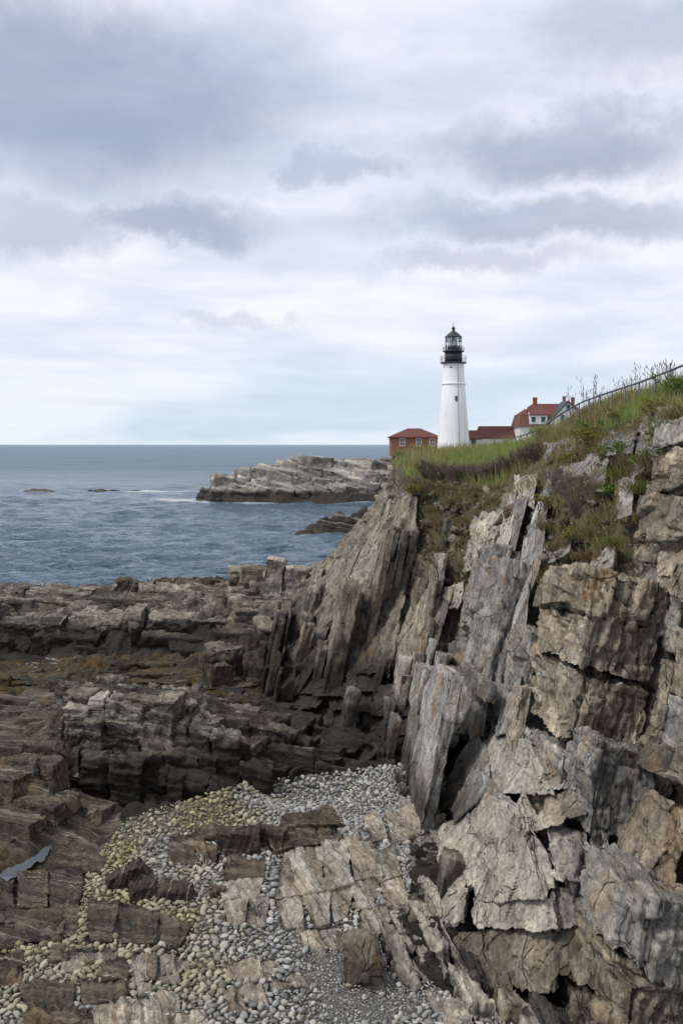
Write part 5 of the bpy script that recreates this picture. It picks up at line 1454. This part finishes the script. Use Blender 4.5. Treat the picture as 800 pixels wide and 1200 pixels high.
def tower_material():
    m, t, b = new_mat('whitewashed_stone')
    pos = t.n('ShaderNodeNewGeometry').outputs['Position']
    s = t.n('ShaderNodeSeparateXYZ'); t.put(s.inputs[0], pos)
    st = t.noise(t.vm('MULTIPLY', pos, (1.4, 1.4, 0.12)), 1.0, 6, 0.65)
    col = t.mix(t.ramp(st, 0.48, 0.72, 0, 0.55), (0.80, 0.80, 0.81), (0.58, 0.57, 0.55))
    t.put(b.inputs['Base Color'], col); b.inputs['Roughness'].default_value = 0.75
    w_ = t.n('ShaderNodeTexWave', bands_direction='Z'); t.put(w_.inputs['Vector'], pos); w_.inputs['Scale'].default_value = 0.7; w_.inputs['Distortion'].default_value = 1.5
    t.put(b.inputs['Normal'], t.bump(t.math('ADD', t.noise(pos, 2.5, 6, 0.65), t.math('MULTIPLY', w_.outputs[1], 0.3)), 0.5, 0.08))
    return m
def glass_material():
    m, t, b = new_mat('lantern_glass')
    b.inputs['Base Color'].default_value = (0.92, 0.96, 0.97, 1); b.inputs['Roughness'].default_value = 0.02
    b.inputs['Transmission Weight'].default_value = 1.0; b.inputs['IOR'].default_value = 1.08
    return m
M_TOWER = tower_material(); M_GLASS = glass_material()
M_LENS = plain('lens_glass', (0.55, 0.58, 0.55), 0.15)

def lighthouse():
    c = D(531, 527, 202); t_ = tag(empty('lighthouse', (c[0], c[1], 10.6)), 'white lighthouse tower with black lantern on the headland', 'lighthouse')
    z = lambda py: EYE - (py - HOR) / F * 202 - 10.6
    MB().lathe([(3.34, 0), (3.28, z(527)), (2.72, z(488)), (2.24, z(451)), (2.19, z(450)), (2.05, z(428)), (2.05, z(426.5))], 48).build('tower', M_TOWER, t_, True)
    MB().lathe([(2.20, z(451)), (2.40, z(450.6)), (2.40, z(449.6)), (2.12, z(449))], 48).build('string_course', M_TOWER, t_)
    MB().lathe([(2.02, z(431)), (2.12, z(430.7)), (2.12, z(430.2)), (2.02, z(430))], 48).build('string_course', M_TOWER, t_)
    MB().lathe([(2.0, z(426.6)), (2.55, z(426)), (2.55, z(424.6)), (1.6, z(424.4))], 40).build('gallery_deck', M_BLACK, t_)
    MB().lathe([(1.72, z(424.6)), (1.72, z(412.6))], 32).build('watch_room', M_BLACK, t_, True)
    MB().lathe([(1.6, z(412.7)), (2.1, z(412.4)), (2.1, z(411.4)), (1.4, z(411.2))], 40).build('lantern_deck', M_BLACK, t_)
    g = MB().lathe([(1.52, z(411.1)), (1.52, z(395.2))], 24).build('glazing', M_GLASS, t_, True)
    fr = MB()
    for k in range(12):
        a = 2 * math.pi * (k + 0.5) / 12; fr.tube([(1.56 * math.cos(a), 1.56 * math.sin(a), z(411.3)), (1.56 * math.cos(a), 1.56 * math.sin(a), z(395))], 0.055, 4)
    for py in (411.0, 405.6, 400.3, 395.3):
        fr.tube([(1.56 * math.cos(a), 1.56 * math.sin(a), z(py)) for a in np.linspace(0, 2 * math.pi, 33)], 0.05, 4)
    fr.build('glazing_bars', M_BLACK, g)
    MB().lathe([(0.3, z(411)), (0.62, z(409)), (0.78, z(404)), (0.62, z(399)), (0.3, z(397)), (0.1, z(395.4))], 20).build('lens', M_LENS, t_, True)
    MB().lathe([(1.1, z(411.2)), (1.1, z(406))], 8).build('lens_pedestal', M_BLACK, t_)
    MB().lathe([(1.70, z(395.6)), (1.74, z(395)), (1.0, z(390.8)), (0.28, z(387.6)), (0.22, z(386.4))], 16).build('roof', M_BLACK, t_)
    MB().lathe([(0.16, z(386.6)), (0.36, z(385.6)), (0.40, z(384.6)), (0.3, z(383.6)), (0.1, z(383)), (0.05, z(382)), (0.03, z(377.5))], 14).build('ventilator', M_BLACK, t_, True)
    for r_, z0, h, n in ((2.5, z(424.6), 1.15, 20), (2.06, z(411.4), 0.75, 16)):
        rl = MB()
        for f in (0.5, 1.0): rl.tube([(r_ * math.cos(a), r_ * math.sin(a), z0 + h * f) for a in np.linspace(0, 2 * math.pi, 41)], 0.028, 4)
        for k in range(n):
            a = 2 * math.pi * k / n; rl.tube([(r_ * math.cos(a), r_ * math.sin(a), z0), (r_ * math.cos(a), r_ * math.sin(a), z0 + h)], 0.025, 4)
        rl.build('gallery_railing', M_BLACK, t_)
    for px, py, w_, h in ((532.6, 468, 0.5, 1.15), (527, 431, 0.32, 0.4)):
        rr = np.interp(z(py), [z(527), z(488), z(450), z(428)], [3.28, 2.72, 2.19, 2.05]); x0 = (px - 531) / F * 202; yy = -math.sqrt(rr * rr - x0 * x0)
        wn = MB().box(x0 - w_ / 2, x0 + w_ / 2, yy - 0.05, yy + 0.4, z(py) - h / 2, z(py) + h / 2).build('window', M_TRIM, t_)
        MB().box(x0 - w_ / 2 + .07, x0 + w_ / 2 - .07, yy - 0.07, yy - 0.03, z(py) - h / 2 + .07, z(py) + h / 2 - .07).build('pane', M_PANE, wn)
    x0 = 0.75
    MB().tube([(x0, -math.sqrt(3.34 ** 2 - x0 * x0), z(527)), (x0 * 0.95, -math.sqrt(2.74 ** 2 - x0 * x0 * .9), z(488)), (x0 * .9, -math.sqrt(2.24 ** 2 - x0 * x0 * .8) - .02, z(451)), (x0 * .85, -math.sqrt(2.09 ** 2 - x0 * x0 * .72) - 0.02, z(428))], 0.035, 5).build('lightning_cable', M_TRIM, t_)
lighthouse()

def window(t_, x, z, w_, h, y, frame=M_WHITE, pane=M_PANE, bars=True):
    f = MB(); e = 0.11
    f.box(x - w_/2 - e, x + w_/2 + e, y - .10, y + .02, z + h/2, z + h/2 + e).box(x - w_/2 - e, x + w_/2 + e, y - .14, y + .02, z - h/2 - e, z - h/2)
    f.box(x - w_/2 - e, x - w_/2, y - .10, y + .02, z - h/2, z + h/2).box(x + w_/2, x + w_/2 + e, y - .10, y + .02, z - h/2, z + h/2)
    if bars: f.box(x - w_/2, x + w_/2, y - .08, y - .03, z - .04, z + .04).box(x - .03, x + .03, y - .078, y - .032, z - h/2, z + h/2)
    o = f.build('window', frame, t_)
    MB().box(x - w_/2, x + w_/2, y - .028, y + .018, z - h/2, z + h/2).build('pane', pane, o)
def hip(mb, x0, x1, y0, y1, z0, z1, rx0, rx1):
    """hipped roof: eaves rectangle up to a ridge along x"""
    ym = (y0 + y1) / 2
    return mb.add([(x0,y0,z0),(x1,y0,z0),(x1,y1,z0),(x0,y1,z0),(rx0,ym,z1),(rx1,ym,z1),(x0,y0,z0-.22),(x1,y0,z0-.22),(x1,y1,z0-.22),(x0,y1,z0-.22)],
                  [[0,1,5,4],[1,2,5],[2,3,4,5],[3,0,4],[9,8,7,6],[6,7,1,0],[7,8,2,1],[8,9,3,2],[9,6,0,3]])

def brick_house():
    Y = 204.0; X0, X1 = (457.6 - 400) / F * Y, (515 - 400) / F * Y; c = ((X0 + X1) / 2, Y + 3.4, 9.6)
    t_ = tag(empty('brick_building', c), 'low red brick building with hipped roof left of the tower', 'building')
    z = lambda py: EYE - (py - HOR) / F * Y - 9.6
    hx = (X1 - X0) / 2
    MB().box(-hx, hx, -3.4, 3.4, 0, z(512)).build('wall', M_BRICK, t_)
    hip(MB(), -hx - .35, hx + .35, -3.75, 3.75, z(512), z(501.6), -hx + 3.6, hx - 3.6).build('roof', M_ROOF, t_)
    for px in (471, 490.5, 506): window(t_, (px - 400) / F * Y - c[0], z(518.2), 0.85, 1.35, -3.4)
    MB().box(-hx - .02, hx + .02, -3.46, 3.46, z(512.9), z(512.05)).build('cornice', M_CHIM, t_)
brick_house()

def passage():
    Y = 203.0; X0, X1, X2 = [(q - 400) / F * Y for q in (543, 562, 609)]; c = ((X0 + X2) / 2, Y + 3, 10.4)
    t_ = tag(empty('connecting_building', c), 'low white building with red roof between tower and house', 'building')
    z = lambda py: EYE - (py - HOR) / F * Y - 10.4
    a, b_, d_ = X0 - c[0], X1 - c[0], X2 - c[0]
    MB().box(a, b_ - .01, -3, 2, 0, z(513.6)).build('wall', M_WHITE, t_)
    MB().box(b_, d_, -2.6, 3, 0, z(512.6)).build('wall', M_WHITE, t_)
    hip(MB(), a - .3, b_ + .3, -3.35, 2.3, z(513.6), z(504), a + 1.2, b_ + .3).build('roof', M_ROOF, t_)
    hip(MB(), b_ - .3, d_ + .3, -2.95, 3.3, z(512.6), z(499), b_ + .1, d_ + .3).build('roof', M_ROOF, t_)
    dr = MB().box(b_ - 1.75, b_ - .75, -3.07, -2.99, 0, z(514.4)).build('door', M_TRIM, t_)
    MB().box(b_ - 1.0, b_ - .9, -3.12, -3.07, 1.0, 1.12).build('handle', M_WHITE, dr)
    window(t_, (546.5 - 400) / F * Y - c[0], z(519), 0.4, 0.4, -3.0, M_TRIM, bars=False)
passage()

def keepers_house():
    Y = 198.0; k = Y / F; c = ((645 - 400) * k, Y + 4.5, 10.6)
    t_ = tag(empty('keepers_house', c), 'white keepers house with red gambrel roof and brick chimneys', 'house')
    z = lambda py: EYE - (py - HOR) * k - 10.6
    x = lambda px: (px - 400) * k - c[0]
    MB().box(x(609), x(690), -4.2, 4.2, 0, z(500)).build('wall', M_WHITE, t_)
    r0 = [(x(607), -4.7, z(500)), (x(692), -4.7, z(500)), (x(692), 4.7, z(500)), (x(607), 4.7, z(500))]
    r1 = [(x(610.5), -3.7, z(486)), (x(690), -3.7, z(486)), (x(690), 3.7, z(486)), (x(610.5), 3.7, z(486))]
    rf = MB().add(r0 + r1, [[0,1,5,4],[1,2,6,5],[2,3,7,6],[3,0,4,7],[3,2,1,0]]).build('lower_roof', M_SHING, t_)
    MB().add([(x(610.2), -3.76, z(486)), (x(690.5), -3.76, z(486)), (x(690.5), 3.76, z(486)), (x(610.2), 3.76, z(486)), (x(629), 0, z(472)), (x(676), 0, z(472))], [[0,1,5,4],[1,2,5],[2,3,4,5],[3,0,4],[3,2,1,0]]).build('roof', M_ROOF, t_)
    # dormer with two shuttered windows
    dm = MB().prism([(-4.5, z(497)), (-4.5, z(486.4)), (0, z(477)), (0, z(497))], 'x', x(620), x(641)).build('dormer', M_WHITE, t_)
    MB().add([(x(619), -4.75, z(486.6)), (x(642), -4.75, z(486.6)), (x(639), -0.2, z(474)), (x(628), -0.2, z(474)), (x(619), -4.75, z(485.6)), (x(642), -4.75, z(485.6)), (x(639), -0.2, z(472.6)), (x(628), -0.2, z(472.6))], [[3,2,1,0],[4,5,6,7],[0,1,5,4],[1,2,6,5],[2,3,7,6],[3,0,4,7]]).build('dormer_roof', M_ROOF, dm)
    for px in (624.6, 636): window(t_, x(px), z(491.6), 0.85, 1.05, -4.5, M_WHITE, M_SHUT, False)
    # white cross gable facing the cliff
    pk, el, er = (x(663), z(471.5)), (x(643), z(493)), (x(683), z(493))
    gb = MB().prism([(el[0], 0), el, pk, er, (er[0], 0)], 'y', -6.2, 0).build('gable_wall', M_WHITE, t_)
    def strip(a_, b__): 
        n = np.array([-(b__[1] - a_[1]), b__[0] - a_[0]]); n = n / np.linalg.norm(n) * 0.42
        if n[1] < 0: n = -n
        MB().prism([a_, b__, (b__[0], b__[1] + n[1]), (a_[0] + n[0] * 0, a_[1] + n[1])], 'y', -6.55, 0.2).build('gable_roof', M_TRIM, gb)
    strip((el[0] - .5, el[1] - .55), pk); strip(pk, (er[0] + .5, er[1] - .55))
    for px, py, w_ in ((663, 478.5, 0.7), (656, 490, 0.8), (670, 490, 0.8)): window(t_, x(px), z(py), w_, 1.2, -6.2, M_WHITE, M_SHUT, False)
    for px, yy, w_, top in ((631.5, 0, 4.6, 464.5), (667.2, 0.6, 3.0, 463), (678.2, 1.0, 3.6, 464.4)):
        ch = MB().box(x(px - w_ / 2), x(px + w_ / 2), yy - .4, yy + .4, z(480), z(top)).build('chimney', M_CHIM, t_)
        MB().box(x(px - w_ / 2) - .06, x(px + w_ / 2) + .06, yy - .46, yy + .46, z(top + 1.2), z(top + .4)).build('cap', M_CHIM, ch)
keepers_house()
